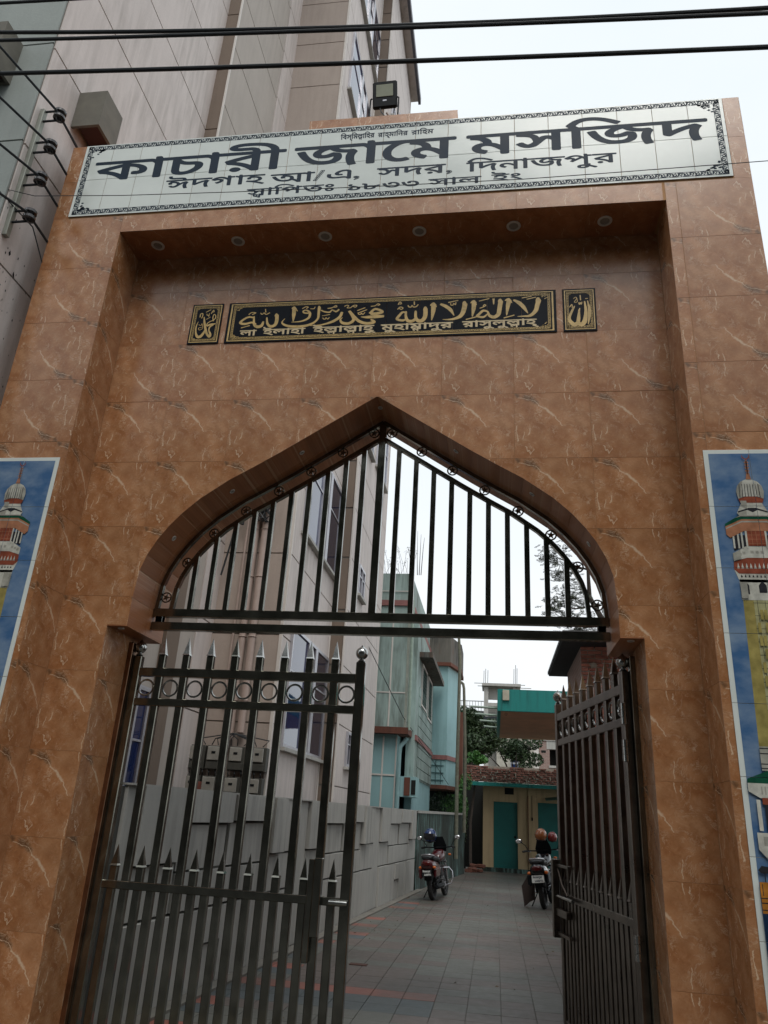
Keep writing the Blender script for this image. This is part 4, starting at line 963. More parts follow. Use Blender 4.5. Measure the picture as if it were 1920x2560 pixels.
for k in range(110):
    y = 4.63+abs(rr_.gauss(0, .28)); z = 5.55+rr_.gauss(0, .42); h = rr_.uniform(.003, .018)*(1 if k % 6 else 1.8); w = h*rr_.uniform(.2, .5)
    if 4.62 < y < 5.4: mb.add([(-4.313, y-w, z), (-4.3128, y, z-h), (-4.313, y+w, z), (-4.3128, y, z+h)], [(0, 1, 2, 3)])
mb.build('mould_spots', BLACKP, ab, kind='stuff')
# roof edge
MB().box(-9, -2.5, 4.3, 17.6, BH, BH+.12).build('roof_slab', PALE, ab); MB().box(-2.5, -2.42, 10.3, 17.62, BH-.12, BH+.16).build('roof_gutter', simple('dark_metal_gutter', (.08, .08, .1), .5), ab)
MB().box(-2.86, -2.58, 10.4, 10.62, 6.5, BH-.02).build('rib', PALE, ab) if False else None

# conduit pipes on the taupe wall
for az_, yy, zt, nm in ((-.3505, 10.27, 9.8, 'left'), (-.3365, 10.26, 9.6, 'right')):
    x = az_*yy; t = thing('drain_pipe', 'pinkish plastic pipe clamped to the taupe wall, %s of the pair' % nm, 'pipe', (x, yy, 2.3), 'pipes on the beige building')
    MB().tube([(x, yy, 2.42 if nm == 'left' else 2.52), (x, yy, zt)], .052, 12).build('pipe', PVC, t, True)
    for z in (2.95, 3.85, 4.75, 5.5): 
        MB().torus((x, yy, z), .056, .008, 'z', 14).build('clamp', PVC, t, True)
    MB().lathe([(.062, 5.62), (.064, 5.72), (.062, 5.82)], 12, (x, yy, 0)).build('coupling', PVC, t, True)
x = -.365*10.28; tag(MB().tube([(x, 10.28, 2.9), (x+.01, 10.28, 5.2), (x+.02, 10.28, 6.4)], .018, 8).build('conduit', PVC), 'thin pale conduit running up beside the pink pipes', 'conduit')
# knot of electric cables by the pipes
mb = MB()
for k in range(16):
    p = Vector((-3.47+random.uniform(-.1, .1), 10.18+random.uniform(-.05, .03), 5.75+random.uniform(-.05, .5))); P = []
    for j in range(9):
        a = j*.9+k; P.append(tuple(p+Vector((.09*math.sin(a*1.3+k), .03*math.cos(a), .14*math.sin(a+k*.7))))) 
    mb.tube(P, .009, 5)
tag(mb.build('cable_tangle', CABLE, None, True), 'tangle of black cables beside the pink pipes, seen through the arch grille', 'cables')
tag(MB().tube([(-3.87, 10.2, 6.6), (-3.88, 10.18, 5.9), (-3.93, 10.18, 5.3), (-4.03, 10.2, 4.75)], .014, 6).build('hanging_cable', CABLE), 'thin black cable end dangling against the taupe wall', 'cable')
tag(MB().tube([(-3.80, 10.2, 6.6), (-3.80, 10.18, 5.55)], .028, 6).build('hanging_cable', CABLE), 'short thick black cable end hanging beside the thin one', 'cable')

# electricity meters
mdark = stained('meter_box_steel', (.07, .07, .06), (.02, .02, .018), .6, .6); mface = simple('meter_face', (.30, .29, .26), .6)
metl = {'u': ('upper', 2.02), 'l': ('lower', 1.63)}
def meter(xc, row, w, lab):
    z = metl[row][1]; y = 10.31
    t = thing('electricity_meter', lab, 'meter', (xc, y, z), 'electricity meters above the low wall')
    MB().bbox(xc-w/2, xc+w/2, y-.13, y, z, z+.31, .006).build('box', mdark, t)
    MB().bbox(xc-w/2+.02, xc+w/2-.04, y-.16, y-.13, z+.12, z+.295, .006).build('meter_face', mface, t)
    MB().box(xc-.035, xc+.02, y-.163, y-.1605, z+.205, z+.235).build('display', BLACKP, t)
    MB().bbox(xc-w/2+.01, xc+w/2-.02, y-.15, y-.13, z+.01, z+.1, .004).build('cover', mdark, t)
for i, xc in enumerate((-4.0, -3.75, -3.44, -3.14)):
    nn = ('far left', 'second from left', 'third from left', 'right end')[i]
    meter(xc, 'u', .23, 'grey electricity meter box, upper row, %s' % nn); meter(xc-.02, 'l', .23, 'grey electricity meter box, lower row, %s' % nn)
mb = MB()
for k in range(10):
    x = -3.9+.09*k; mb.tube([(x, 10.2, 2.34), (x+random.uniform(-.05, .15), 10.17, 2.42), (-3.55+random.uniform(-.03, .06), 10.2, 2.5)], .008, 5)
    mb.tube([(x, 10.2, 2.02), (x+.02, 10.16, 1.98), (x+.01, 10.2, 1.94)], .008, 5)
o = mb.build('meter_wiring', CABLE, None, True); tag(o, 'black wiring looped between the electricity meter boxes', 'cables'); o['kind'] = 'stuff'
sb = thing('switch_box', 'small dark red junction box between the meters', 'box', (-3.9, 10.3, 1.68)); MB().bbox(-3.945, -3.865, 10.16, 10.3, 1.66, 1.86, .006).build('cover', DARKR, sb)

# insulator rack with service wires on the street corner
rk = thing('insulator_rack', 'steel wall rack carrying four black spool insulators beside the gate top', 'insulator rack', (-4.3, 4.68, 6.1))
MB().bbox(-4.315, -4.27, 4.655, 4.71, 6.15, 7.68, .003).build('channel', simple('galvanised_steel', (.3, .31, .27), .5, .5), rk)
sp = [7.60, 7.20, 6.80, 6.37]
for z in sp:
    mb = MB(); mb.box(-4.30, -4.08, 4.675, 4.69, z+.055, z+.07); mb.box(-4.30, -4.08, 4.675, 4.69, z-.07, z-.055); mb.build('bracket', BLACKP, rk)
    MB().lathe([(.012, z-.075), (.03, z-.05), (.055, z-.045), (.055, z-.02), (.03, z-.008), (.03, z+.008), (.055, z+.02), (.055, z+.045), (.03, z+.05), (.012, z+.075)], 14, (-4.11, 4.68, 0)).build('spool', simple('insulator_glaze', (.02, .015, .015), .2, coat=.5), rk, True)
names4 = ('topmost', 'second', 'third', 'lowest')
st = [(-5.05, 3.3, 8.35), (-4.95, 3.3, 7.62), (-4.8, 3.3, 6.95), (-4.7, 3.3, 6.32)]
for k, z in enumerate(sp):
    a = Vector(st[k]); m0 = Vector((-4.11, 4.64, z)); e = Vector((-4.2, 6.3, z-.02))
    a = m0+(a-m0)*2.4
    P = [a, a*.5+m0*.5-Vector((0, 0, .03)), m0, m0*.5+e*.5-Vector((0, 0, .01)), e]
    tag(MB().tube(P, [.011, .011, .012, .014, .014], 6).build('service_wire', CABLE, None, True), 'black service wire held by the %s insulator of the wall rack' % names4[k], 'wire', 'service wires on the wall rack')
tag(MB().tube([(-5.5, 3.4, 6.7), (-4.6, 4.3, 6.75), (-4.15, 4.8, 6.35), (-4.1, 5.2, 5.9), (-4.18, 6.2, 5.2)], .006, 5).build('loose_wire', CABLE, None, True), 'thin loose wire sagging past the lower insulators', 'wire')

# overhead cables across the street
def qline(pts, y, r, label, group='overhead cables across the street'):
    # quadratic through three measured points (x, z)
    (x0, z0), (x1, z1), (x2, z2) = pts
    def f(x): return z0*(x-x1)*(x-x2)/((x0-x1)*(x0-x2))+z1*(x-x0)*(x-x2)/((x1-x0)*(x1-x2))+z2*(x-x0)*(x-x1)/((x2-x0)*(x2-x1))
    P = [(-7+.5*k, y, f(-7+.5*k)) for k in range(25)]
    tag(MB().tube(P, r, 8).build('overhead_cable', CABLE, None, True), label, 'cable', group)
qline([(-3.695, 6.895), (-.747, 6.555), (1.682, 6.381)], 3.4, .014, 'upper of the two thick black cables that merge at the top of the photo')
qline([(-3.67, 6.804), (-.747, 6.53), (1.676, 6.334)], 3.4, .013, 'lower of the two thick black cables that merge at the top of the photo')
qline([(-3.571, 6.44), (-.727, 6.203), (1.637, 6.036)], 3.4, .015, 'single thick black cable crossing just above the floodlight')
qline([(-3.788, 7.237), (-3.311, 7.202), (1.7, 6.9)], 3.4, .012, 'black cable cutting the top left corner of the photo')
tag(MB().tube([(-6, 4.6, 6.95), (-4.421, 4.6, 6.64), (-4.049, 4.6, 6.512), (-3.2, 4.6, 6.45), (-2.21, 4.6, 6.408), (-1, 4.6, 6.368), (.219, 4.6, 6.344), (.934, 4.6, 6.352), (2.058, 4.6, 6.371), (5, 4.6, 6.46)], .0032, 6).build('thin_wire', CABLE, None, True), 'thin dark wire stretched across the name board lettering', 'wire')

# ================================================================== low relief wall along the passage
WX = lambda y: -2.771+(y-6.902)*.079
wl = thing('relief_wall', 'low grey cement boundary wall with geometric relief panels along the passage', 'wall', (WX(6.1), 6.1, 0))
wd = Vector((.079, 1, 0)).normalized(); wn = Vector((wd.y, -wd.x, 0))
def wp(y, off, z): return (WX(y)+wn.x*off, y+wn.y*off, z)
def wbox(mb, y0, y1, z0, z1, o0, o1): return mb.hexa([wp(y0, o0, z0), wp(y1, o0, z0), wp(y1, o1, z0), wp(y0, o1, z0), wp(y0, o0, z1), wp(y1, o0, z1), wp(y1, o1, z1), wp(y0, o1, z1)])
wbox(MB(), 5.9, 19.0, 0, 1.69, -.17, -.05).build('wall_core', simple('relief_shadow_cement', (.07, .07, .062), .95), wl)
PAN = [(0, .5, 0, 1.7, .035), (.5, 1.3, 1.10, 1.7, .062), (.5, 1.3, .69, 1.10, .035), (1.3, 2.4, 1.42, 1.7, .06), (1.3, 1.97, 1.02, 1.42, .035), (1.97, 2.4, 1.02, 1.42, .02), (2.4, 3.5, 1.44, 1.7, .07), (2.4, 3.5, 1.02, 1.44, .035),
       (1.3, 3.5, .69, 1.02, .048), (3.5, 3.95, 1.1, 1.7, .085), (3.5, 4.47, .69, 1.1, .04), (3.95, 4.47, 1.1, 1.7, .05), (.5, 1.35, 0, .69, .055), (1.35, 1.96, 0, .69, .05), (1.96, 2.41, .38, .69, .062), (1.96, 2.41, 0, .38, .045), (2.41, 3.05, 0, .69, .05), (3.05, 3.8, 0, .69, .055), (3.8, 4.47, 0, .69, .04)]
for s0 in (1.18, 5.65, 10.15, 14.62):
    for u0, u1, z0, z1, th in PAN:
        a, b = s0+u0, s0+u1
        if b < 5.95 or a > 18.9: continue
        a = max(a, 5.95); b = min(b, 18.95)
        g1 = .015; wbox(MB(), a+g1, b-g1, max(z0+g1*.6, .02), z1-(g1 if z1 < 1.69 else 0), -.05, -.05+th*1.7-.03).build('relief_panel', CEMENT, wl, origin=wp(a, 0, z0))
wbox(MB(), 5.95, 19.0, 1.70, 1.715, -.18, .02).build('coping', CEMENT, wl)
wbox(MB(), 5.95, 19.3, 0, .03, .02, .16).build('kerb', simple('kerb_cement', (.16, .15, .13), .9), wl)

# ================================================================== mould-stained wall beyond it
mw_ = thing('mouldy_wall', 'teal washed boundary wall black with mould behind the parked motorcycle', 'wall', (-1.8, 19.1, 0))
MB().hexa([(-1.92, 19.02, 0), (-1.80, 19.0, 0), (-.95, 26.0, 0), (-1.07, 26.02, 0), (-1.92, 19.02, 1.66), (-1.80, 19.0, 1.66), (-.95, 26.0, 1.70), (-1.07, 26.02, 1.70)]).build('wall_face', MOSSY, mw_)
MB().hexa([(-1.94, 19.02, 1.66), (-1.78, 19.0, 1.66), (-.93, 26.0, 1.70), (-1.09, 26.02, 1.70), (-1.94, 19.02, 1.72), (-1.78, 19.0, 1.72), (-.93, 26.0, 1.76), (-1.09, 26.02, 1.76)]).build('coping', CEMENT, mw_)

# ================================================================== passage floor
fl_ = MB().box(-4.0, 3.6, 6.0, 34, -.004, -.0005).build('passage_floor', GROUTF); fl_['kind'] = 'structure'
fx, fy = .305, .30; meshes = {}
for k, m_ in (('r', FT_R), ('g', FT_G), ('o', FT_O), ('b', FT_B)):
    me = MB().bbox(0, fx-.005, 0, fy-.005, 0, .008, .0015).mesh('floor_tile', m_); fixn(me); meshes[k] = me
cells = []; seed = random.Random(3)
for j in range(0, 75):
    y = 6.05+j*fy; stripe = 'r' if seed.random() < .5 else 'g'; i = -9; run = 0
    while i <= 7:
        x = .06+i*fx
        if run <= 0: run = seed.choice((2, 3, 3, 4)); cur = seed.choice('rg')
        run -= 1; wx = WX(y+.15) if y < 19 else -1.8+(y-19)*.1214
        if x+fx > wx and x < 1.5:
            kd = cur
            if wx < x+fx*.5 < wx+.5 and y < 17.5: kd = ('o' if j % 3 == 1 and seed.random() < .85 else 'b' if j % 3 == 0 and seed.random() < .6 else 'g')
            if abs(y-8.15) < .16 and x < -.8: kd = 'o'
            if 7.3 < y < 7.95 and x < -.8: kd = 'b'
            cells.append((y, x, kd))
        i += 1
cells.sort(); near = cells[:300]; far = cells[300:]
for y, x, kd in near: inst(meshes[kd], 'floor_tile', fl_, (x, y, 0), Matrix.Rotation(seed.uniform(-.004, .004), 3, 'X') @ Matrix.Rotation(seed.uniform(-.004, .004), 3, 'Y'))
for kd, m_ in (('r', FT_R), ('g', FT_G), ('o', FT_O), ('b', FT_B)):
    mb = MB()
    for y, x, k2 in far:
        if k2 == kd: mb.box(x, x+fx-.005, y, y+fy-.005, 0, .008)
    if mb.f: mb.build('far_floor_tiles', m_, fl_, kind='stuff')
# litter and dry leaves on the tiles
mb = MB()
for k in range(70):
    y = random.uniform(7, 18); x = random.uniform(WX(y)+.1, WX(y)+.9) if random.random() < .6 else random.uniform(WX(y), 1.0); a = random.random()*6; r = random.uniform(.008, .028)
    mb.add([(x+r*math.cos(a), y+r*math.sin(a), .011), (x-r*.4*math.sin(a), y+r*.4*math.cos(a), .02), (x-r*math.cos(a), y-r*math.sin(a), .012), (x+r*.4*math.sin(a), y-r*.4*math.cos(a), .011)], [(0, 1, 2, 3)])
o = mb.build('fallen_leaves', simple('dry_leaf', (.16, .12, .06), .8)); tag(o, 'scattered dry leaves and litter along the passage floor', 'litter'); o['kind'] = 'stuff'

# ================================================================== teal house
th_ = thing('teal_house', 'two storey pale teal house with mould-stained parapet and red bands beyond the beige building', 'building', (-2.3, 19.6, 0))
def part(n, m_, *b, off=th_): return MB().box(*b).build(n, m_, off)
part('upper_wall', TEALS, -6, -2.25, 19.6, 27, 3.66, 6.85); part('parapet', MOULD if False else TEALS, -6, -2.26, 19.62, 27, 7.0, 7.77)
part('red_band', REDB, -6, -2.20, 19.55, 27, 6.85, 7.0); part('floor_slab', RUSTY, -6, -2.17, 19.5, 20.4, 3.50, 3.66)
part('lower_wall', TEALC, -6, -2.47, 19.75, 26, 0, 3.50)
for x in (-2.70,): part('pale_strip', WHITET, x-.02, x+.02, 19.588, 19.6, 3.68, 6.84); 
part('pale_strip', WHITET, -2.84, -2.80, 19.735, 19.75, 0, 3.45); part('pale_strip', WHITET, -2.50, -2.465, 19.73, 19.75, 0, 3.45); part('pale_strip', WHITET, -4, -2.47, 19.733, 19.749, 2.49, 2.53)
part('pale_strip', simple('soiled_trim', (.34, .37, .32), .8), -2.30, -2.235, 19.58, 19.66, 3.66, 7.7); part('pale_strip', WHITET, -4, -2.3, 19.587, 19.6, 4.52, 4.55); part('pale_strip', WHITET, -4, -2.3, 19.587, 19.6, 7.25, 7.27)
# side wall facing the passage, canopy, windows, grooved wall
part('side_wall', TEALC, -2.30, -2.12, 20.4, 26.2, 0, 2.5); part('side_wall', TEALS, -2.32, -2.10, 20.42, 26.2, 2.5, 6.6)
for k in range(9): part('groove_board', TEALS, -2.10, -2.075, 21.2, 26.0, 2.55+.27*k, 2.55+.27*k+.245)
part('sun_shade', MOULD, -2.12, -1.72, 21.0, 26.0, 5.75, 5.9); part('side_band', REDB, -2.12, -2.05, 20.5, 26.1, 3.45, 3.58)
def sidewin(y0, y1, z0, z1):
    w = MB(); w.box(-2.10, -2.05, y0, y1, z0, z0+.06); w.box(-2.10, -2.05, y0, y1, z1-.06, z1); w.box(-2.10, -2.051, y0, y0+.06, z0+.06, z1-.06); w.box(-2.10, -2.051, y1-.06, y1, z0+.06, z1-.06)
    f = w.build('window', WHITET, th_); MB().box(-2.099, -2.09, y0+.06, y1-.06, z0+.06, z1-.06).build('pane', GLASSD, f)
    g_ = MB()
    for a in range(9): g_.box(-2.075, -2.065, y0+.1+a*(y1-y0-.2)/8, y0+.115+a*(y1-y0-.2)/8, z0+.06, z1-.06)
    for a in range(10): g_.box(-2.07, -2.06, y0+.06, y1-.06, z0+.12+a*(z1-z0-.24)/9, z0+.135+a*(z1-z0-.24)/9)
    g_.build('window_grille', simple('green_grille', (.05, .10, .08), .7), f)
sidewin(21.7, 23.3, 4.5, 5.7); sidewin(23.8, 25.2, 4.4, 5.7)
# corner bay over the passage
def pris(n, m_, pl, z0, z1):
    V, F = region([pl]); mb = MB(); slab(mb, V, F, lambda a, b, d: (a, b, d), z0, z1); return mb.build(n, m_, th_)
bay = [(-2.4, 26.2), (-1.6, 26.2), (-1.32, 27.4), (-1.32, 29), (-2.4, 29)]
bigger = lambda q: [(-2.4, 26.2-q), (-1.6+q*.7, 26.2-q), (-1.32+q, 27.4), (-1.32+q, 29), (-2.4, 29)]
pris('bay_wall', TEALC, bay, 3.52, 6.5); pris('bay_red_band', REDB, bigger(.04), 3.38, 3.52); pris('bay_lower', TEALC, bay, 2.58, 3.38); pris('bay_slab', RUSTY, bigger(.05), 2.46, 2.58)
pris('bay_roof_block', MOULD, bigger(.12), 6.60, 7.5); pris('bay_roof_band', RUSTY, bigger(.14), 6.48, 6.60)
mb = MB()
for z in (2.72, 2.95, 3.18): mb.box(-2.3, -1.68, 26.17, 26.2, z, z+.022)
for x in (-2.12, -1.95, -1.78): mb.box(x, x+.02, 26.165, 26.185, 2.62, 3.36)
mb.build('bay_grille', simple('dark_teal_lines', (.05, .12, .13), .7), th_)
part('rough_column', RUSTY, -1.30, -1.14, 28.2, 28.6, 2.7, 5.2)
# meter recess and lower porch
part('porch_box', TEALC, -2.42, -1.95, 19.8, 20.6, 2.02, 2.5); part('porch_patch', RUSTY, -2.25, -2.10, 19.78, 19.80, 2.05, 2.48); part('porch_opening', DARK, -2.07, -1.96, 19.785, 19.80, 2.08, 2.42)
part('back_wall', DARK, -3, -1.0, 28.8, 28.9, 0, 2.5)  # backing sheet, the darkness under the bay put into its colour
mb = MB()
for k in range(14): mb.tube([(-2.05+.075*k, 27, .1), (-2.05+.075*k, 27, 2.3)], .008, 4)
for z in (1.9, 2.15): mb.tube([(-2.1, 27, z), (-1.0, 27, z)], .01, 4)
tag(mb.build('garden_railing', simple('green_railing', (.03, .05, .035), .8)), 'thin green railing under the corner bay of the teal house', 'railing')
def pipe(label, P, r, m_, g='rain pipes on the teal house'):
    tag(MB().tube(P, r, 10).build('rain_pipe', m_, None, True), label, 'pipe', g)
pipe('pale green rain pipe down the upper storey of the teal house', [(-2.18, 19.55, 7.0), (-2.175, 19.55, 5.2), (-2.17, 19.55, 3.6)], .045, PVCG)
pipe('pale teal rain pipe down the lower storey of the teal house', [(-2.2, 19.7, 3.42), (-2.37, 19.68, 3.2), (-2.39, 19.68, 3.0), (-2.40, 19.68, .1)], .055, PVCT)
tag(MB().tube([(-1.12, 24, .5), (-1.13, 24, 3), (-1.10, 24, 6.3), (-1.16, 24.0, 7.2)], [.06, .055, .05, .04], 8).build('bamboo_pole', WOODG, None, True), 'tall weathered pole leaning against the corner bay', 'pole')
tag(MB().tube([(-.93, 25, 1.2), (-.93, 25, 3.6), (-1.0, 25, 5.55), (-1.03, 25, 5.7), (-1.08, 25, 5.75), (-1.12, 25, 5.7)], [.055, .05, .045, .045, .045, .045], 8).build('bent_pipe', WOODG, None, True), 'weathered pipe with a bent top standing right of the pole', 'pipe')
tag(MB().tube([(-2.75, 16, 5.0), (-2.3, 19.4, 3.9), (-1.9, 22, 3.3), (-1.5, 26, 2.6)], .009, 5).build('slack_cable', CABLE, None, True), 'slack cable running from the beige building along the teal house', 'cable')
mb = MB()
for k in range(3):
    x = -2.12+.05*k; mb.tube([(x, 19.7, 7.76), (x+.03*(k-1), 19.75, 8.3+.15*k), (x+.05*(k-1), 19.8, 9.1-.1*k)], [.012, .008, .004], 5)
tag(mb.build('bare_branch', BARK), 'bare forked branch sticking up from the teal house parapet', 'branch')

# ================================================================== yellow shed closing the passage
sh = thing('yellow_shed', 'low yellow building with green doors and raw brick parapet at the passage end', 'building', (1, 28, 0))
def sp_(n, m_, *b, par=None): return MB().box(*b).build(n, m_, par or sh)
mb = MB()
for b in ((-.40, -.04, 28.0, 28.3, 0, 2.72), (.775, 1.46, 28.0, 28.3, 0, 2.72), (2.32, 4.0, 28.0, 28.3, 0, 2.72), (-.04, .775, 28.0, 28.3, 2.21, 2.72), (1.46, 2.32, 28.0, 28.3, 2.25, 2.72), (-.40, 4, 28.3, 31, 0, 2.72)): mb.box(*b)
mb.build('wall', YELLOW, sh)
sp_('pilaster', YELLOW, -.40, -.05, 27.93, 28.0, 0, 2.7); sp_('pilaster', YELLOW, 1.14, 1.45, 27.95, 28.0, 0, 2.7)
sp_('plinth', MOSSY, -.42, 4.0, 27.88, 27.93, 0, .14)
for x0, x1, zt in ((-.04, .775, 2.21), (1.46, 2.32, 2.25)):
    d = sp_('door', DOORG, x0+.03, x1-.02, 28.10, 28.14, .1, zt-.05)
    MB().box(x0, x0+.035, 28.06, 28.16, .05, zt).box(x1-.03, x1, 28.06, 28.16, .05, zt).box(x0+.035, x1-.03, 28.06, 28.16, zt-.05, zt).build('frame', DOORG, d)
    MB().box(x0+.06, x1-.05, 28.09, 28.10, 1.12, 1.17).build('brace', DOORG, d); MB().bbox(x1-.12, x1-.06, 28.06, 28.10, 1.08, 1.14, .004).build('handle', BLACKP, d)
sp_('vent', DARK, .34, .65, 27.985, 27.999, 2.46, 2.67)
mb = MB(); mb.hexa([(-.80, 27.35, 2.68), (4, 27.35, 2.68), (4, 28.3, 2.72), (-.80, 28.3, 2.72), (-.80, 27.35, 2.80), (4, 27.35, 2.80), (4, 28.3, 2.84), (-.80, 28.3, 2.84)]); mb.build('canopy', GREENP, sh)
sp_('parapet_core', MORTAR, -.97, 4, 27.92, 28.1, 2.84, 3.36)
bm_ = []
for k in range(3):
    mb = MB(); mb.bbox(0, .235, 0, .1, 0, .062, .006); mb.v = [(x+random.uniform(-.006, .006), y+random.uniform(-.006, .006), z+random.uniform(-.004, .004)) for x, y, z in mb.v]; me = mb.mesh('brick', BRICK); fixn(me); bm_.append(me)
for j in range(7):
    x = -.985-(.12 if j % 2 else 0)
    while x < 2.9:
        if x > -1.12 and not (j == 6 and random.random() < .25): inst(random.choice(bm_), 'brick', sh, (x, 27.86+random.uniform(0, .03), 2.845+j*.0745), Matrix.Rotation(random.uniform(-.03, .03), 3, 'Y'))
        x += .25+random.uniform(-.008, .012)
sp_('drain_pipe', RUSTY, 1.115, 1.135, 27.93, 27.95, .3, 2.45); sp_('bell_wire', BLACKP, 1.255, 1.268, 27.93, 27.945, 1.76, 2.46); sp_('bell_push', BLACKP, 1.235, 1.285, 27.92, 27.945, 1.66, 1.76)
mb = MB(); mb.hexa([(1.70, 27.4, 2.30), (3.4, 27.4, 2.52), (3.4, 27.9, 2.62), (1.70, 27.9, 2.40), (1.70, 27.4, 2.315), (3.4, 27.4, 2.535), (3.4, 27.9, 2.635), (1.70, 27.9, 2.415)])
mb.build('awning', simple('dull_green_sheet', (.06, .12, .09), .6), sh)
mb = MB()
for k in range(150):
    x = random.uniform(-.95, 2.7); z = 2.86+.0745*random.randint(0, 6)+random.uniform(-.01, .02); w = random.uniform(.01, .04); h = random.uniform(.02, .08)
    mb.hexa([(x, 27.845, z-h), (x+w*.6, 27.845, z-h), (x+w*.6, 27.9, z-h), (x, 27.9, z-h), (x-.01, 27.84, z), (x+w, 27.84, z), (x+w, 27.9, z), (x-.01, 27.9, z)])
mb.build('mortar_drips', MORTAR, sh, kind='stuff')
# dark alcove left of the shed with rubble
tag(MB().box(-1.2, -.38, 29.8, 29.9, 0, 2.9).build('alcove_wall', DARK), 'wall coloured black as the shade at the back of the gap left of the yellow shed', 'wall')  # black sheet standing in for the shade of the gap
tag(MB().tube([(-.80, 27.7, .2), (-.82, 27.7, 1.5), (-.68, 27.75, 2.7)], [.05, .045, .04], 7).build('crooked_trunk', BARK, None, True), 'thin crooked grey trunk at the end of the mouldy wall', 'trunk')
for k, (x, y, s) in enumerate(((-.72, 27.0, .15), (-.52, 27.1, .12), (-.62, 27.2, .10), (-.85, 26.8, .11), (-.45, 27.35, .14), (-.66, 27.3, .13))):
    mb = MB(); mb.bbox(-s, s, -s*.8, s*.8, 0, s*.9, s*.2); mb.v = [(a+random.uniform(-.02, .02), b+random.uniform(-.02, .02), c+(random.uniform(-.02, .02) if c > .02 else 0)) for a, b, c in mb.v]
    mb.xf(Matrix.Translation((x, y, 0 if k < 4 else .12)) @ Matrix.Rotation(k*1.1, 4, 'Z')); tag(mb.build('rubble_block', RUSTY), ('largest rubble lump nearest the dark gap left of the yellow shed', 'rubble lump on the right front of the pile left of the shed', 'small rubble lump at the back of the pile left of the shed', 'rubble lump furthest left by the mouldy wall', 'rubble lump resting against the shed corner pilaster', 'rubble lump lying on top of the pile left of the shed')[k], 'rubble', 'broken brick rubble by the shed')

# ================================================================== roof slab hanging over the end of the passage
rs = thing('green_roof_slab', 'projecting roof slab with turquoise fascia and bare brown underside over the passage end', 'roof', (2, 20, 4.2))
MB().box(.071, 4.5, 20.0, 20.12, 4.23, 4.78).build('fascia', GREENP, rs); MB().box(.071, .16, 20.12, 27, 4.25, 4.76).build('side_fascia', GREENP, rs); MB().box(.161, 4.5, 20.13, 27, 4.235, 4.45).build('underside', SOFFIT, rs)
MB().bbox(.20, .37, 19.94, 19.99, 4.49, 4.755, .006).build('junction_box', simple('box_cover', (.45, .42, .33), .6), rs)
for k in range(4): MB().tube([(.09, 20.6+k*1.5, 4.37-.0*k), (-.65+.1*k, 20.6+k*1.5, 4.39)], .03, 8).build('spout', PVCG, rs, True)
tag(MB().torus((.29, 20.4, 4.2), .03, .004, 'y', 14).build('wire_loop', CABLE, None, True), 'small wire loop hanging from the brown underside of the slab', 'wire')

# ================================================================== buildings far behind
uf = thing('unfinished_tower', 'unfinished concrete stair tower with bare reinforcing rods on its roof, far behind the passage', 'building', (.3, 45, 0))
for b in ((-.63, -.38, 45, 45.3, 4, 8.9), (1.05, 1.33, 45, 45.3, 4, 8.9), (-.38, 1.05, 45.4, 45.6, 8.2, 8.9), (-.38, 1.05, 45, 45.3, 7.75, 7.95)): MB().box(*b).build('column', CEMENT, uf)
MB().box(-.75, 1.5, 44.8, 47, 8.9, 9.05).build('roof_slab', CEMENT, uf); MB().box(-.63, 1.33, 45.6, 47, 0, 7.75).build('wall', CEMENT, uf)
for x in (-.65, -.55, -.42, 1.1, 1.2, 1.28): MB().tube([(x, 45, 8.9), (x+.02, 45, random.uniform(9.7, 10.6))], .014, 4).build('rod', BLACKP, uf)
for z, a, b in ((9.04, -1.2, .2), (8.88, -1.0, .1), (9.0, 1.2, 1.75), (8.83, 1.2, 2.1)): MB().tube([(a, 44.9, z), (b, 44.9, z)], .018, 4).build('batten', WOODG, uf)
rb = thing('roof_terrace', 'grey roof terrace with thin railing behind the dark trees', 'building', (-2, 46, 0))
MB().box(-5, -.65, 46, 50, 5.5, 7.6).build('wall', simple('far_grey', (.22, .23, .22), .9), rb); 
mb = MB()
for k in range(26): mb.box(-4.9+.17*k, -4.87+.17*k, 46, 46.03, 7.6, 8.15)
mb.box(-5, -.65, 46, 46.04, 8.13, 8.18); mb.box(-5, -.65, 46, 46.04, 7.85, 7.88); mb.build('railing', simple('far_rail', (.35, .36, .36), .8), rb)
MB().box(-5.2, .2, 44.5, 46, 6.7, 7.1).build('eave', simple('far_dark_eave', (.02, .025, .03), .9), rb)
pb = thing('plain_house', 'cream house with a blue window half hidden by trees', 'building', (1.3, 45, 0))
MB().box(.1, 2.47, 45, 49, 0, 6.2).build('wall', simple('far_cream', (.42, .40, .34), .85), pb); f = MB().box(.88, 1.32, 44.95, 45, 3.9, 5.35).build('window', ALU, pb)
MB().box(.92, 1.28, 44.93, 44.948, 4.7, 5.3).build('pane', GLASS, f); MB().box(.92, 1.28, 44.93, 44.948, 3.95, 4.6).build('pane', GLASS, f)
MB().box(2.2, 2.45, 44.96, 45, 0, 6.15).build('corner_trim', WHITET, pb)
kb = thing('raw_brick_house', 'unplastered brick house with an empty window opening far behind the passage', 'building', (3.5, 45, 0))
m_, t, b = newmat('far_brick_wall'); bt = nd(t, 'ShaderNodeTexBrick', Scale=1.0); bt.inputs['Brick Width'].default_value = .25; bt.inputs['Row Height'].default_value = .078; bt.inputs['Mortar Size'].default_value = .008
bt.inputs['Color1'].default_value = (.26, .12, .10, 1); bt.inputs['Color2'].default_value = (.19, .08, .065, 1); bt.inputs['Mortar'].default_value = (.30, .26, .23, 1)
gp = t.nodes.new('ShaderNodeNewGeometry'); sx = t.nodes.new('ShaderNodeSeparateXYZ'); cb = t.nodes.new('ShaderNodeCombineXYZ'); t.links.new(gp.outputs['Position'], sx.inputs[0])
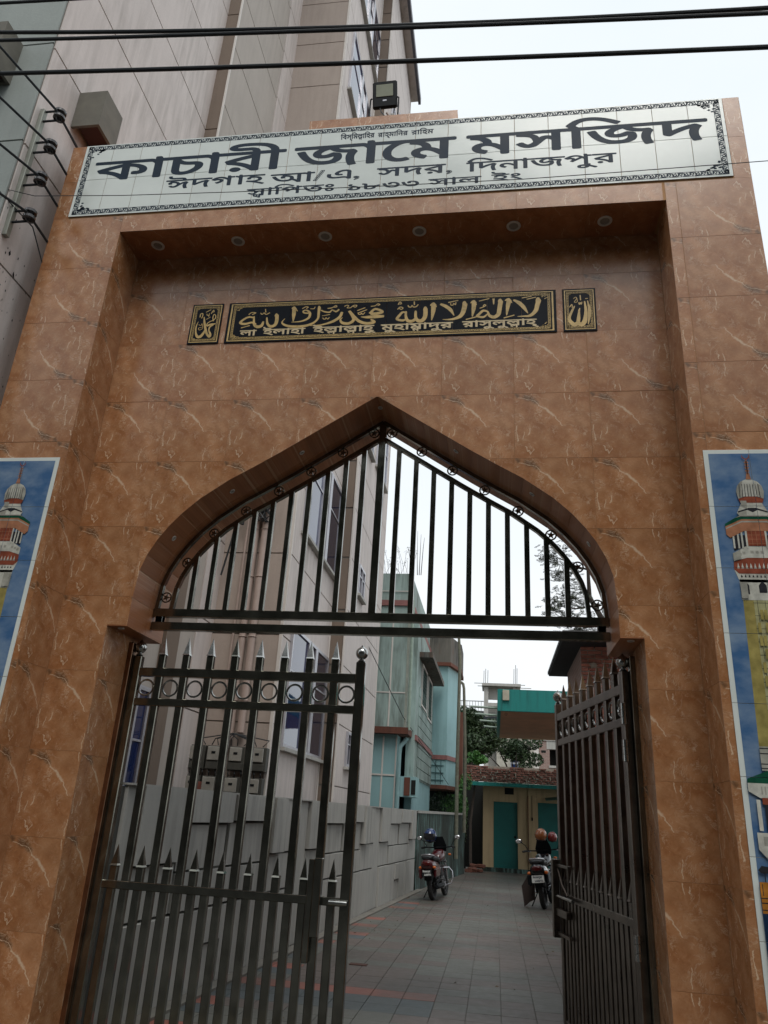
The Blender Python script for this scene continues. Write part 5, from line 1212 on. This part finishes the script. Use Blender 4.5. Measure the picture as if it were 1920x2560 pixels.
t.links.new(math_(t, 'ADD', sx.outputs['X'], sx.outputs['Y']), cb.inputs[0]); t.links.new(sx.outputs['Z'], cb.inputs[1]); t.links.new(cb.outputs[0], bt.inputs['Vector'])
t.links.new(mixc(t, math_(t, 'MULTIPLY', noise(t, gp.outputs['Position'], 3, 5), .8), bt.outputs['Color'], (.28, .24, .21)), b.inputs['Base Color']); b.inputs['Roughness'].default_value = .9; bump(t, b, bt.outputs['Fac'], -.6, .01)
FARB = m_
mb = MB()
for q in ((2.48, 3.06, 45, 49, 0, 5.95), (3.06, 5, 45, 49, 0, 4.62), (3.68, 5, 45, 49, 4.62, 5.95)): mb.box(*q)
mb.build('wall', FARB, kb); MB().box(3.06, 3.68, 45.6, 45.7, 4.62, 5.5).build('window_opening', DARK, kb); MB().box(2.9, 5, 44.98, 49, 5.5, 5.95).build('lintel', CEMENT, kb)
MB().box(2.4, 5, 44.94, 49, 5.95, 6.1).build('roof_slab', CEMENT, kb); MB().box(3.0, 4.2, 44.94, 45, 4.5, 4.62).build('sill', CEMENT, kb); MB().box(2.6, 2.85, 44.98, 45, 5.3, 5.42).build('putlog_hole', DARK, kb)

# ================================================================== right side of the passage
rw = thing('side_wall', 'dark red-brown passage wall behind the open gate leaf', 'wall', (1.25, 6.1, 0))
MB().box(1.20, 1.36, 6.08, 12.9, 0, 2.62).build('wall_face', DARKR, rw)
MB().box(1.18, 1.38, 6.08, 12.92, 2.62, 2.68).build('coping', CEMENT, rw)
bh = thing('brick_house', 'small red brick building with a dark overhanging roof behind the open gate leaf', 'building', (1.55, 13.9, 0))
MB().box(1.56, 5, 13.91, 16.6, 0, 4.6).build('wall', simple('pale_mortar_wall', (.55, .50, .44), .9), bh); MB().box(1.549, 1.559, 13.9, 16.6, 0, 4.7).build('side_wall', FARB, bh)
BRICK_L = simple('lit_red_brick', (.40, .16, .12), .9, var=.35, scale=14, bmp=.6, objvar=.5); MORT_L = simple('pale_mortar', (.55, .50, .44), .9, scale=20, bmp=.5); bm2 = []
for k in range(4):
    mb = MB(); mb.bbox(0, .232, 0, .05, 0, .058, .006); mb.v = [(x+random.uniform(-.007, .007), y+random.uniform(-.006, .006), z+random.uniform(-.005, .005)) for x, y, z in mb.v]; me = mb.mesh('brick', BRICK_L); fixn(me); bm2.append(me)
for j in range(30):
    x = 1.545-(.125 if j % 2 else 0)
    while x < 2.75:
        if x > 1.4 and random.random() > .04:
            xx = max(x, 1.548) if x > 1.5 else 1.548
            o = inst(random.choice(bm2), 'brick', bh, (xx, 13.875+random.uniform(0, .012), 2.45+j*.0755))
            if x < 1.5: o.scale = (.48, 1, 1)
        x += .252
for x, z, s in ((1.75, 4.28, .07), (1.8, 4.05, .08), (1.78, 3.62, .09)):
    mb = MB(); mb.add([(x+s*random.uniform(.6, 1.2)*math.cos(a), 13.862, z+s*random.uniform(.6, 1.2)*math.sin(a)) for a in [k*.7 for k in range(9)]], [tuple(range(9))]); mb.build('mortar_smear', MORTAR, bh)
# side face bricks are in the material; its roof
MB().box(1.18, 5.2, 13.1, 17.0, 4.62, 4.66).build('roof_underside', simple('roof_sheet_under', (.012, .013, .016), .8), bh); MB().box(1.16, 5.2, 13.05, 17.05, 4.66, 4.72).build('roof_sheet', simple('roof_sheet', (.08, .08, .08), .6), bh)

# ================================================================== vegetation
def foliage(n, blobs, size, mat, name, parent, flatten=.7, seed_=1, asp=.42):
    r = random.Random(seed_); mb = MB(); tot = sum(b[3]*b[4]*b[5] for b in blobs)
    for (cx, cy, cz, rx, ry, rz) in blobs:
        k = int(n*rx*ry*rz/tot)
        for _ in range(k):
            while True:
                u = Vector((r.uniform(-1, 1), r.uniform(-1, 1), r.uniform(-1, 1)))
                if .25 < u.length < 1: break
            if r.random() < .5: u = u.normalized()*r.uniform(.75, 1.02)
            p = Vector((cx+u.x*rx, cy+u.y*ry, cz+u.z*rz)); s = size*r.uniform(.55, 1.3)
            a = Vector((r.gauss(0, 1), r.gauss(0, 1), r.gauss(0, .6)-.5)).normalized(); b = a.cross(Vector((r.gauss(0, 1), r.gauss(0, 1), r.gauss(0, 1)))).normalized(); c_ = a.cross(b)*s*.12
            mb.add([tuple(p-a*s*.5), tuple(p+b*s*asp*.5+c_), tuple(p+a*s*.5), tuple(p-b*s*asp*.5+c_)], [(0, 1, 2), (0, 2, 3)])
    me = mb.mesh(name, mat, ROOT[parent.name]); o = bpy.data.objects.new(name, me); C.objects.link(o); o.parent = parent; return o
def clumps(r, n, c, R, s): 
    out = []
    for _ in range(n):
        u = Vector((r.gauss(0, 1), r.gauss(0, 1), r.gauss(0, 1))).normalized()*r.uniform(.2, 1); q = r.uniform(.6, 1.2)*s
        out.append((c[0]+u.x*R[0], c[1]+u.y*R[1], c[2]+u.z*R[2], q, q, q*.7))
    return out
def tree(label, base, h, crown, R, n, nl, size, mat, s_=1, rad=.16, bare=False, asp=.42):
    r = random.Random(s_); t = thing('tree', label, 'tree', base); b = Vector(base); c = Vector(crown)
    mb = MB(); mb.tube([b, b+Vector((.1, 0, h*.4)), b*.3+c*.7], [rad, rad*.8, rad*.5], 8)
    cl = clumps(r, n, crown, R, min(R)*.45)
    for q in cl[:10]: mb.tube([b*.4+c*.6, (b*.3+c*.7+Vector(q[:3]))*.5, Vector(q[:3])], [rad*.45, rad*.25, rad*.08], 5)
    mb.build('trunk', BARK, t, True); foliage(nl, cl, size, mat, 'crown', t, seed_=s_, asp=asp); return t
tree('dense dark leafy tree behind the bent pipe, left of the turquoise roof slab', (-1.0, 33, 0), 6, (-.9, 33, 4.9), (1.25, 1.2, 1.35), 26, 9000, .2, LEAF, 3)
tree('dark tree partly hidden under the brown slab, in front of the cream house', (1.2, 38, 0), 6, (.9, 38, 4.6), (1.6, 1.0, 1.2), 16, 3000, .2, LEAF, 5)
tree('low dark tree between the teal house and the dense tree', (-1.7, 35, 0), 5, (-1.6, 35, 3.6), (.9, 1, 1.6), 16, 4500, .18, LEAF, 8)
tree('small bright green broad-leaved tree above the brick parapet', (-.75, 30.5, 0), 3.6, (-.62, 30.5, 3.72), (.55, .5, .30), 14, 1500, .15, LEAF_G, 6, .05, asp=.7)
vt = thing('climbing_plant', 'green creeper hanging between the bay and the crooked trunk', 'plant', (-1.05, 26.6, 0))
foliage(1500, [(-1.1, 26.8, 2.3, .16, .2, .7), (-1.02, 26.8, 1.9, .14, .2, .5), (-1.35, 27.2, 2.0, .5, .3, .35), (-.95, 27.2, 2.75, .2, .2, .3)], .085, LEAF_G, 'leaves', vt, seed_=4, asp=.6)
MB().tube([(-1.05, 26.8, 0), (-1.08, 26.8, 1.5), (-1.02, 26.8, 2.9)], .012, 5).build('stem', BARK, vt)
vg = thing('garden_shrub', 'dim green garden shrub behind the railing under the bay', 'shrub', (-1.7, 28, 0))
foliage(2500, [(-1.8, 28, 1.6, .6, .3, .9), (-1.3, 28, 1.4, .4, .3, .8)], .12, LEAF, 'leaves', vg, seed_=9); MB().tube([(-1.7, 28, 0), (-1.7, 28, 1.6)], .03, 5).build('stem', BARK, vg)
# parapet weeds on the teal house
wv = thing('parapet_weed', 'sparse thin weeds growing on the teal house parapet', 'plant', (-2.6, 19.8, 7.77))
mb = MB(); r = random.Random(5); tips = []
for k in range(22):
    x = -3.05+r.random()*.75; h = r.uniform(.2, .85); p = Vector((x, 19.75, 7.76)); q = p+Vector((r.uniform(-.2, .2), 0, h)); mb.tube([p, (p+q)/2+Vector((.03, 0, 0)), q], .004, 4); tips.append((q.x, q.y, q.z, .07, .05, .08))
mb.build('stems', BARK, wv); foliage(330, tips, .035, LEAF_F, 'leaves', wv, seed_=2)
# feathery tree at the right of the arch
ft = thing('feathery_tree', 'thin-leaved tree with forking grey limbs rising behind the right side of the arch', 'tree', (2.75, 15, 0))
mb = MB(); L0 = [Vector((2.75, 15, 0)), Vector((2.7, 15, 3.6)), Vector((2.58, 15, 4.7))]; mb.tube(L0, [.16, .12, .10], 8)
limbs = [([(2.58, 15, 4.7), (2.35, 15, 5.5), (2.12, 15, 6.3), (2.1, 15, 7.2), (2.02, 15, 8.3)], [.085, .07, .06, .045, .02]), ([(2.50, 15, 4.8), (2.12, 15, 5.4), (1.9, 15.1, 5.9), (1.88, 15, 6.6), (1.6, 15, 7.4)], [.075, .06, .05, .03, .012]), ([(2.6, 15, 4.9), (2.7, 15, 6.0), (2.62, 15, 7.2), (2.8, 15, 8.4)], [.08, .06, .04, .015]),
         ([(2.12, 15, 6.4), (1.7, 15, 6.5), (1.2, 15, 6.75)], [.03, .018, .005]), ([(2.0, 15, 5.7), (1.6, 14.9, 5.6), (1.25, 14.9, 5.65)], [.03, .016, .005]), ([(2.1, 15, 7.1), (1.7, 15, 7.3), (1.2, 15, 7.8), (.7, 15, 8.05)], [.03, .02, .012, .004]), ([(2.2, 15, 6.0), (2.5, 15, 6.3), (2.9, 15, 6.4)], [.03, .02, .005])]
for P, R_ in limbs: mb.tube(P, R_, 6)
mb.build('trunk', BARK, ft, True)
r = random.Random(11); fm = MB()
def frond(p, d, L):
    d = d.normalized(); s = d.cross(Vector((0, 0, 1))); s = s.normalized() if s.length > .1 else Vector((1, 0, 0)); n = 7
    fm.tube([p, p+d*L], .0022, 3, False)
    for k in range(1, n):
        q = p+d*L*k/n; l = .06*math.sin(math.pi*(k+.6)/(n+.8))+.012
        for sg in (-1, 1):
            e = q+(s*sg+d*.45+Vector((0, 0, r.uniform(-.35, .1)))).normalized()*l; m0 = (q+e)/2; w_ = d*.011
            fm.add([tuple(q), tuple(m0+w_), tuple(e), tuple(m0-w_)], [(0, 1, 2, 3)])
cen = [(1.15, 6.75, .30, .16), (1.35, 6.35, .3, .2), (1.2, 5.7, .25, .22), (1.5, 5.35, .3, .3), (1.55, 5.85, .25, .25), (1.75, 5.2, .3, .2), (1.0, 8.0, .4, .15), (.75, 7.95, .25, .12), (1.35, 7.6, .35, .2), (1.7, 7.2, .3, .25), (2.0, 6.8, .25, .2), (2.35, 5.6, .2, .3), (2.45, 6.3, .3, .3), (2.6, 7.3, .5, .4), (2.2, 8.0, .5, .4), (1.65, 4.85, .2, .15), (1.9, 7.8, .4, .3)]
for x, z, rx, rz in cen:
    for k in range(int(34+260*rx*rz*3)):
        p = Vector((x+r.gauss(0, .5)*rx, 15+r.gauss(0, .2), z+r.gauss(0, .5)*rz)); frond(p, Vector((r.uniform(-1, 1), r.uniform(-.6, .6), r.uniform(-.5, .35))), r.uniform(.12, .2))
me = fm.mesh('crown', LEAF_F, ROOT[ft.name]); o = bpy.data.objects.new('crown', me); C.objects.link(o); o.parent = ft

# ================================================================== across the street, behind the photographer (seen only as reflections)
op = thing('opposite_building', 'plain grey shop building on the far side of the street', 'building', (0, -9.5, 0))
MB().box(-26, 24, -16, -9.5, 0, 12.5).build('wall', simple('opposite_wall', (.05, .052, .045), .9), op)
for k in range(7): MB().box(-12.5+3.3*k, -10.5+3.3*k, -9.56, -9.5, .2, 2.8).build('shutter', simple('shutter', (.06, .07, .075), .6), op)
for k, x in enumerate((-9, -3.5, 3.0, 9)): tree('dark roadside tree across the street, %s of the four before the shuttered building' % ('leftmost', 'second from left', 'third from left', 'rightmost')[k], (x, -7.4, 0), 9, (x, -7.4, 9), (3.2, 1.4, 5), 26, 4000, .6, LEAF, 20+k)

# ================================================================== motorcycles
SEATM = simple('seat_vinyl', (.015, .015, .017), .55, bmp=.1); REDP = simple('dark_red_paint', (.055, .004, .006), .3, var=.1, bmp=0, coat=.6); BLKP = simple('black_gloss_paint', (.006, .006, .008), .18, var=.1, bmp=0, coat=.6)
REDL = simple('red_lens', (.07, .004, .004), .15, bmp=0); ORL = simple('amber_lens', (.55, .13, .02), .2, bmp=0); CHR = simple('chrome', (.5, .5, .53), .2, 1, var=.05, bmp=0); ENG = simple('engine_alloy', (.05, .05, .05), .5, .6)
PLW = simple('plate_white', (.62, .64, .62), .5); MIRR = simple('mirror_glass', (.85, .87, .9), .04, 1, var=.02, bmp=0); BLUEH = simple('blue_helmet_shell', (.008, .03, .11), .2, coat=.5, bmp=0); ORH = simple('copper_helmet_shell', (.26, .075, .015), .22, coat=.6, bmp=0); REDH = simple('red_helmet_shell', (.18, .01, .008), .22, coat=.5, bmp=0)
def fender(r0, a0, a1, w, cx, cz, n=10, t=.006):
    mb = MB()
    for i in range(n):
        A, B = math.radians(a0+(a1-a0)*i/n), math.radians(a0+(a1-a0)*(i+1)/n); P = []
        for rr in (r0, r0+t):
            for (an, yy) in ((A, -w/2), (B, -w/2), (B, w/2), (A, w/2)): P.append((cx+rr*math.cos(an), yy, cz+rr*math.sin(an)))
        mb.hexa(P)
    return mb
def motorcycle(label, loc, heading, lean, body, plate, cover=None):
    t = thing('motorcycle', label, 'motorcycle', (0, 0, 0), 'motorcycles parked in the passage')
    R = .30
    for x in (0, 1.26):
        tw = .048 if x == 0 else .042
        w = MB().torus((x, 0, R), R-tw, tw, 'y', 30, 10).build('wheel', RUBBER, t, True, origin=(x, 0, R))
        MB().torus((x, 0, R), R-.095, .014, 'y', 26, 6).build('rim', ENG, w, True)
        sp = MB()
        for k in range(6):
            a = k*math.pi/3; sp.tube([(x+.04*math.cos(a), 0, R+.04*math.sin(a)), (x+(R-.1)*math.cos(a), 0, R+(R-.1)*math.sin(a))], .013, 6)
        sp.lathe([(.045, -.06), (.05, -.02), (.05, .02), (.045, .06)], 12, (x, 0, R), 'y'); sp.build('spokes', ENG, w, True)
        MB().lathe([(.10, .05), (.10, .054)] if x == 0 else [(.11, .055), (.11, .059)], 18, (x, 0, R), 'y').build('brake_disc', CHR, w)
    # frame, fork, swing arm
    mb = MB()
    for s in (-1, 1):
        mb.tube([(0, s*.09, R), (.42, s*.1, .38)], .018, 8); mb.tube([(.42, s*.1, .38), (.5, s*.09, .62), (.15, s*.09, .68), (-.2, s*.07, .72)], .014, 8); mb.tube([(.5, s*.06, .62), (.95, s*.03, .85), (.85, s*.05, .45), (.62, s*.08, .24), (.42, s*.1, .3)], .015, 8)
    mb.build('frame', BLACKP, t, True)
    mb = MB()
    for s in (-1, 1): mb.tube([(1.26, s*.075, R), (1.12, s*.075, .62)], .024, 10); mb.tube([(1.12, s*.075, .62), (1.0, s*.07, .92)], .016, 10)
    mb.box(1.06, 1.16, -.1, .1, .68, .71); mb.build('front_fork', CHR, t, True)
    mb = MB()
    for s in (-1, 1):
        P = [(.03+.004*k+.02*math.cos(k*1.2), s*.12+.02*math.sin(k*1.2), .36+.0085*k) for k in range(36)]; mb.tube(P, .0045, 4)
    mb.build('rear_springs', CHR, t, True)
    # engine and exhaust
    mb = MB(); mb.bbox(.42, .78, -.12, .12, .24, .42, .03); mb.lathe([(.085, -.13), (.09, -.1), (.09, .1), (.085, .13)], 14, (.5, 0, .34), 'y')
    for k in range(7): mb.bbox(.62-.004*k, .80-.004*k, -.09, .09, .43+.022*k, .442+.022*k, .003)
    mb.bbox(.63, .76, -.07, .07, .42, .6, .01); mb.build('engine', ENG, t, True)
    MB().tube([(.80, -.05, .46), (.88, -.07, .36), (.78, -.12, .24), (.4, -.15, .22)], .02, 8).build('exhaust_pipe', CHR, t, True)
    MB().lathe([(.022, .38), (.045, .34), (.05, .2), (.048, -.25), (.03, -.28)], 12, (-.0, -.16, .27), 'x').build('silencer', BLACKP, t, True)
    MB().bbox(.03, .42, .10, .125, .27, .40, .015).build('chain_cover', BLACKP, t)
    # tank, side covers, seat, tail
    def loft(sec, m_, nm, par=t):
        mb = MB(); vs_ = []; fs = []; n = 14
        for (x, hw, zc, hh) in sec:
            for k in range(n):
                a = 2*math.pi*k/n; ca, sa = math.cos(a), math.sin(a); vs_.append((x, hw*math.copysign(abs(ca)**.75, ca), zc+hh*math.copysign(abs(sa)**.75, sa)))
        for i in range(len(sec)-1):
            for k in range(n): fs.append((i*n+k, i*n+(k+1) % n, (i+1)*n+(k+1) % n, (i+1)*n+k))
        fs += [tuple(range(n)), tuple((len(sec)-1)*n+k for k in range(n))]; mb.add(vs_, fs); return mb.build(nm, m_, par, True)
    loft([(.50, .06, .74, .05), (.56, .11, .78, .09), (.7, .145, .82, .115), (.85, .14, .84, .11), (.95, .08, .85, .07), (.98, .03, .85, .03)], body, 'fuel_tank')
    loft([(-.36, .06, .81, .02), (-.3, .13, .81, .05), (-.1, .15, .80, .055), (.2, .13, .775, .04), (.42, .11, .76, .04), (.54, .07, .78, .04)], SEATM, 'seat')
    loft([(-.44, .08, .69, .07), (-.40, .125, .68, .10), (-.15, .145, .66, .11), (.15, .145, .61, .12), (.35, .13, .57, .12), (.45, .07, .57, .07)], body, 'tail_cowl')
    tl = loft([(-.475, .05, .70, .03), (-.455, .085, .705, .045), (-.40, .09, .71, .05)], REDL, 'tail_light')
    MB().tube([(-.05, .12, .80), (-.3, .13, .85), (-.46, .09, .87), (-.48, 0, .875), (-.46, -.09, .87), (-.3, -.13, .85), (-.05, -.12, .80)], .013, 8).build('grab_rail', CHR, t, True)
    for s in (-1, 1):
        MB().tube([(-.35, 0, .63), (-.36, s*.11, .63)], .01, 6).build('indicator_stem', BLACKP, t); MB().ball((-.36, s*.145, .63), .036, 10, 6, (.9, 1.1, .8)).build('indicator', ORL, t, True)
        MB().ball((1.08, s*.19, .83), .034, 10, 6, (.9, 1.1, .8)).build('indicator', ORL, t, True)
    fender(R+.035, 60, 165, .12, 0, R).build('rear_mudguard', BLACKP, t, True); fender(R+.025, 40, 150, .10, 1.26, R).build('front_mudguard', body, t, True)
    ws = MB(); V, F = region([[(-.13, .90), (.13, .90), (.15, 1.02), (.09, 1.20), (-.09, 1.20), (-.15, 1.02)]]); slab(ws, V, F, lambda a, b, d: (1.10-(b-.9)*.45+d-abs(a)*.5, a, b), 0, .008); ws.build('windscreen', BLACKP, t)
    MB().bbox(-.40, .1, .11, .19, .42, .62, .03).build('side_case', BLACKP if plate == 'white' else body, t); MB().bbox(-.34, .1, -.17, -.11, .44, .62, .03).build('side_case', BLACKP if plate == 'white' else body, t)
    mb = MB(); mb.hexa([(-.36, -.075, .40), (-.35, -.075, .40), (-.35, .075, .40), (-.36, .075, .40), (-.42, -.075, .62), (-.41, -.075, .62), (-.41, .075, .62), (-.42, .075, .62)]); mb.build('mud_flap', BLACKP, t)
    pl = MB().bbox(-.006, 0, -.105, .105, -.062, .062, .002); PM = Matrix.Translation((-.435, 0, .53)) @ Matrix.Rotation(math.radians(10), 4, 'Y')
    po = pl.xf(PM).build('number_plate', PLW if plate == 'white' else BLACKP, t)
    inkm = INK if plate == 'white' else PLW
    L1 = embolden(fit(bn('দিনাজপুর-হ'.replace('-', '')), -.085, .07, .012, .042), .0012, .0012); V, F = region(L1); a = MB(); flat(a, V, F, lambda u, v, d: (d, -u, v), -.0075)
    L2 = embolden(fit(['১', '১', '৪', '৫', '৭', '২'], -.06, .09, -.048, -.012), .0016, .0016); V, F = region(L2); flat(a, V, F, lambda u, v, d: (d, -u, v), -.0075); a.xf(PM).build('plate_number', inkm, po)
    # handlebar, headlamp, mirrors
    MB().tube([(.80, .36, .98), (.88, .28, .99), (.98, .12, .98), (.98, -.12, .98), (.88, -.28, .99), (.80, -.36, .98)], .012, 8).build('handlebar', BLACKP, t, True)
    for s in (-1, 1):
        MB().tube([(.79, s*.37, .98), (.86, s*.30, .99)], .02, 8).build('grip', RUBBER, t, True)
        MB().tube([(.88, s*.27, 1.0), (.90, s*.33, 1.10), (.88, s*.40, 1.16)], .007, 6).build('mirror_stem', BLACKP, t, True)
        mi = MB().ball((.87, s*.43, 1.18), .062, 14, 8, (.35, 1.1, .75)).build('mirror', BLACKP, t, True); MB().ball((.855, s*.43, 1.18), .055, 14, 8, (.25, 1.1, .75)).build('mirror_glass', MIRR, mi, True)
        MB().tube([(.9, s*.24, .975), (.99, s*.34, .975)], .006, 6).build('lever', CHR, t, True)
        MB().tube([(.3, s*.1, .38), (.3, s*.22, .36)], .012, 6).build('footrest', RUBBER, t, True)
    MB().ball((1.06, 0, .86), .105, 14, 8, (.8, 1, 1)).build('headlamp_cowl', body, t, True); MB().bbox(.98, 1.05, -.08, .08, .95, 1.02, .015).build('instrument_panel', BLACKP, t)
    MB().tube([(.86, -.03, .58), (.9, -.2, .58), (.88, -.27, .50), (.84, -.28, .36), (.78, -.24, .26), (.7, -.1, .24)], .013, 8).build('leg_guard', CHR, t, True)
    MB().tube([(.86, .03, .58), (.9, .2, .58), (.88, .27, .50), (.84, .28, .36), (.78, .24, .26), (.7, .1, .24)], .013, 8).build('leg_guard', CHR, t, True)
    MB().tube([(.4, .12, .3), (.3, .26, .03)], .01, 6).build('side_stand', BLACKP, t, True)
    if plate == 'white': t.scale = (1.08, 1.15, 1.08)
    t.location = loc; t.rotation_euler = (math.radians(lean), 0, math.radians(heading)); t.rotation_mode = 'XYZ'
    return t
def helmet(label, c, r, m_, face):
    h = thing('helmet', label, 'helmet', c); M_ = Matrix.Translation(c) @ Matrix.Rotation(math.radians(face), 4, 'Z')
    V_ = MB(); n, k_ = 20, 12; vs_ = []; fs = []
    for i in range(k_+1):
        th = math.pi*.78*i/k_
        for k in range(n):
            a = 2*math.pi*k/n; vs_.append((r*1.12*math.sin(th)*math.cos(a), r*.95*math.sin(th)*math.sin(a), r*1.02*math.cos(th)))
    for i in range(k_):
        for k in range(n):
            a = 2*math.pi*(k+.5)/n; th = math.pi*.78*(i+.5)/k_
            if math.cos(a) > .35 and .40 < th/math.pi < .66: continue
            fs.append((i*n+k, (i+1)*n+k, (i+1)*n+(k+1) % n, i*n+(k+1) % n))
    V_.add(vs_, fs); V_.xf(M_).build('shell', m_, h, True)
    MB().ball((0, 0, 0), r*.93, 16, 10, (1.1, .95, 1)).xf(M_).build('padding', BLACKP, h, True)
    vz = MB(); P = []
    for i in range(4):
        th = math.pi*(.40+.26*i/3)
        for k in range(9): a = math.radians(-68+136*k/8); P.append((r*1.15*math.sin(th)*math.cos(a), r*.98*math.sin(th)*math.sin(a), r*1.02*math.cos(th)))
    vz.add(P, [(i*9+k, i*9+k+1, (i+1)*9+k+1, (i+1)*9+k) for i in range(3) for k in range(8)]); vz.xf(M_).build('visor', simple('visor_plastic', (.02, .02, .025), .08, bmp=0), h, True)
    mb = MB().torus((0, 0, -r*.70), r*.72, .012, 'z', 18); mb.xf(M_).build('rim', RUBBER, h, True)
motorcycle('dark red motorcycle with a dark number plate parked against the mouldy wall', (-1.26, 17.25, 0), 82, -5, REDP, 'dark')
motorcycle('black motorcycle with a white number plate parked on the right before the yellow shed', (1.0, 17.2, 0), 80, -7, BLKP, 'white')
helmet('blue helmet hung on the mirror of the dark red motorcycle', (-1.42, 18.05, 1.20), .155, BLUEH, -100)
helmet('copper orange helmet on the handlebar of the black motorcycle', (.99, 18.0, 1.36), .135, ORH, 95)
helmet('small red helmet to the right of the copper orange one', (1.24, 18.1, 1.33), .11, REDH, 80)
bd = thing('leaning_board', 'dark brown board leaning against the left of the black motorcycle', 'board', (.62, 17.4, 0))
mb = MB(); V, F = region([[(-.07, .38), (.05, .56), (.20, .62), (.20, .15), (.10, .10), (-.02, 0)]]); slab(mb, V, F, lambda a, b, d: (.62+a, 17.4+d+b*.15, b), 0, .018); mb.build('panel', simple('brown_board', (.025, .013, .01), .6), bd)
# small drain cover and stone by the gate
tag(MB().bbox(-1.62, -1.42, 9.55, 9.66, .006, .016, .002).build('drain_grate', simple('rusty_grate', (.08, .03, .02), .7)), 'small rusty slot cover let into the floor tiles near the relief wall', 'grate')

bpy.context.view_layer.update()
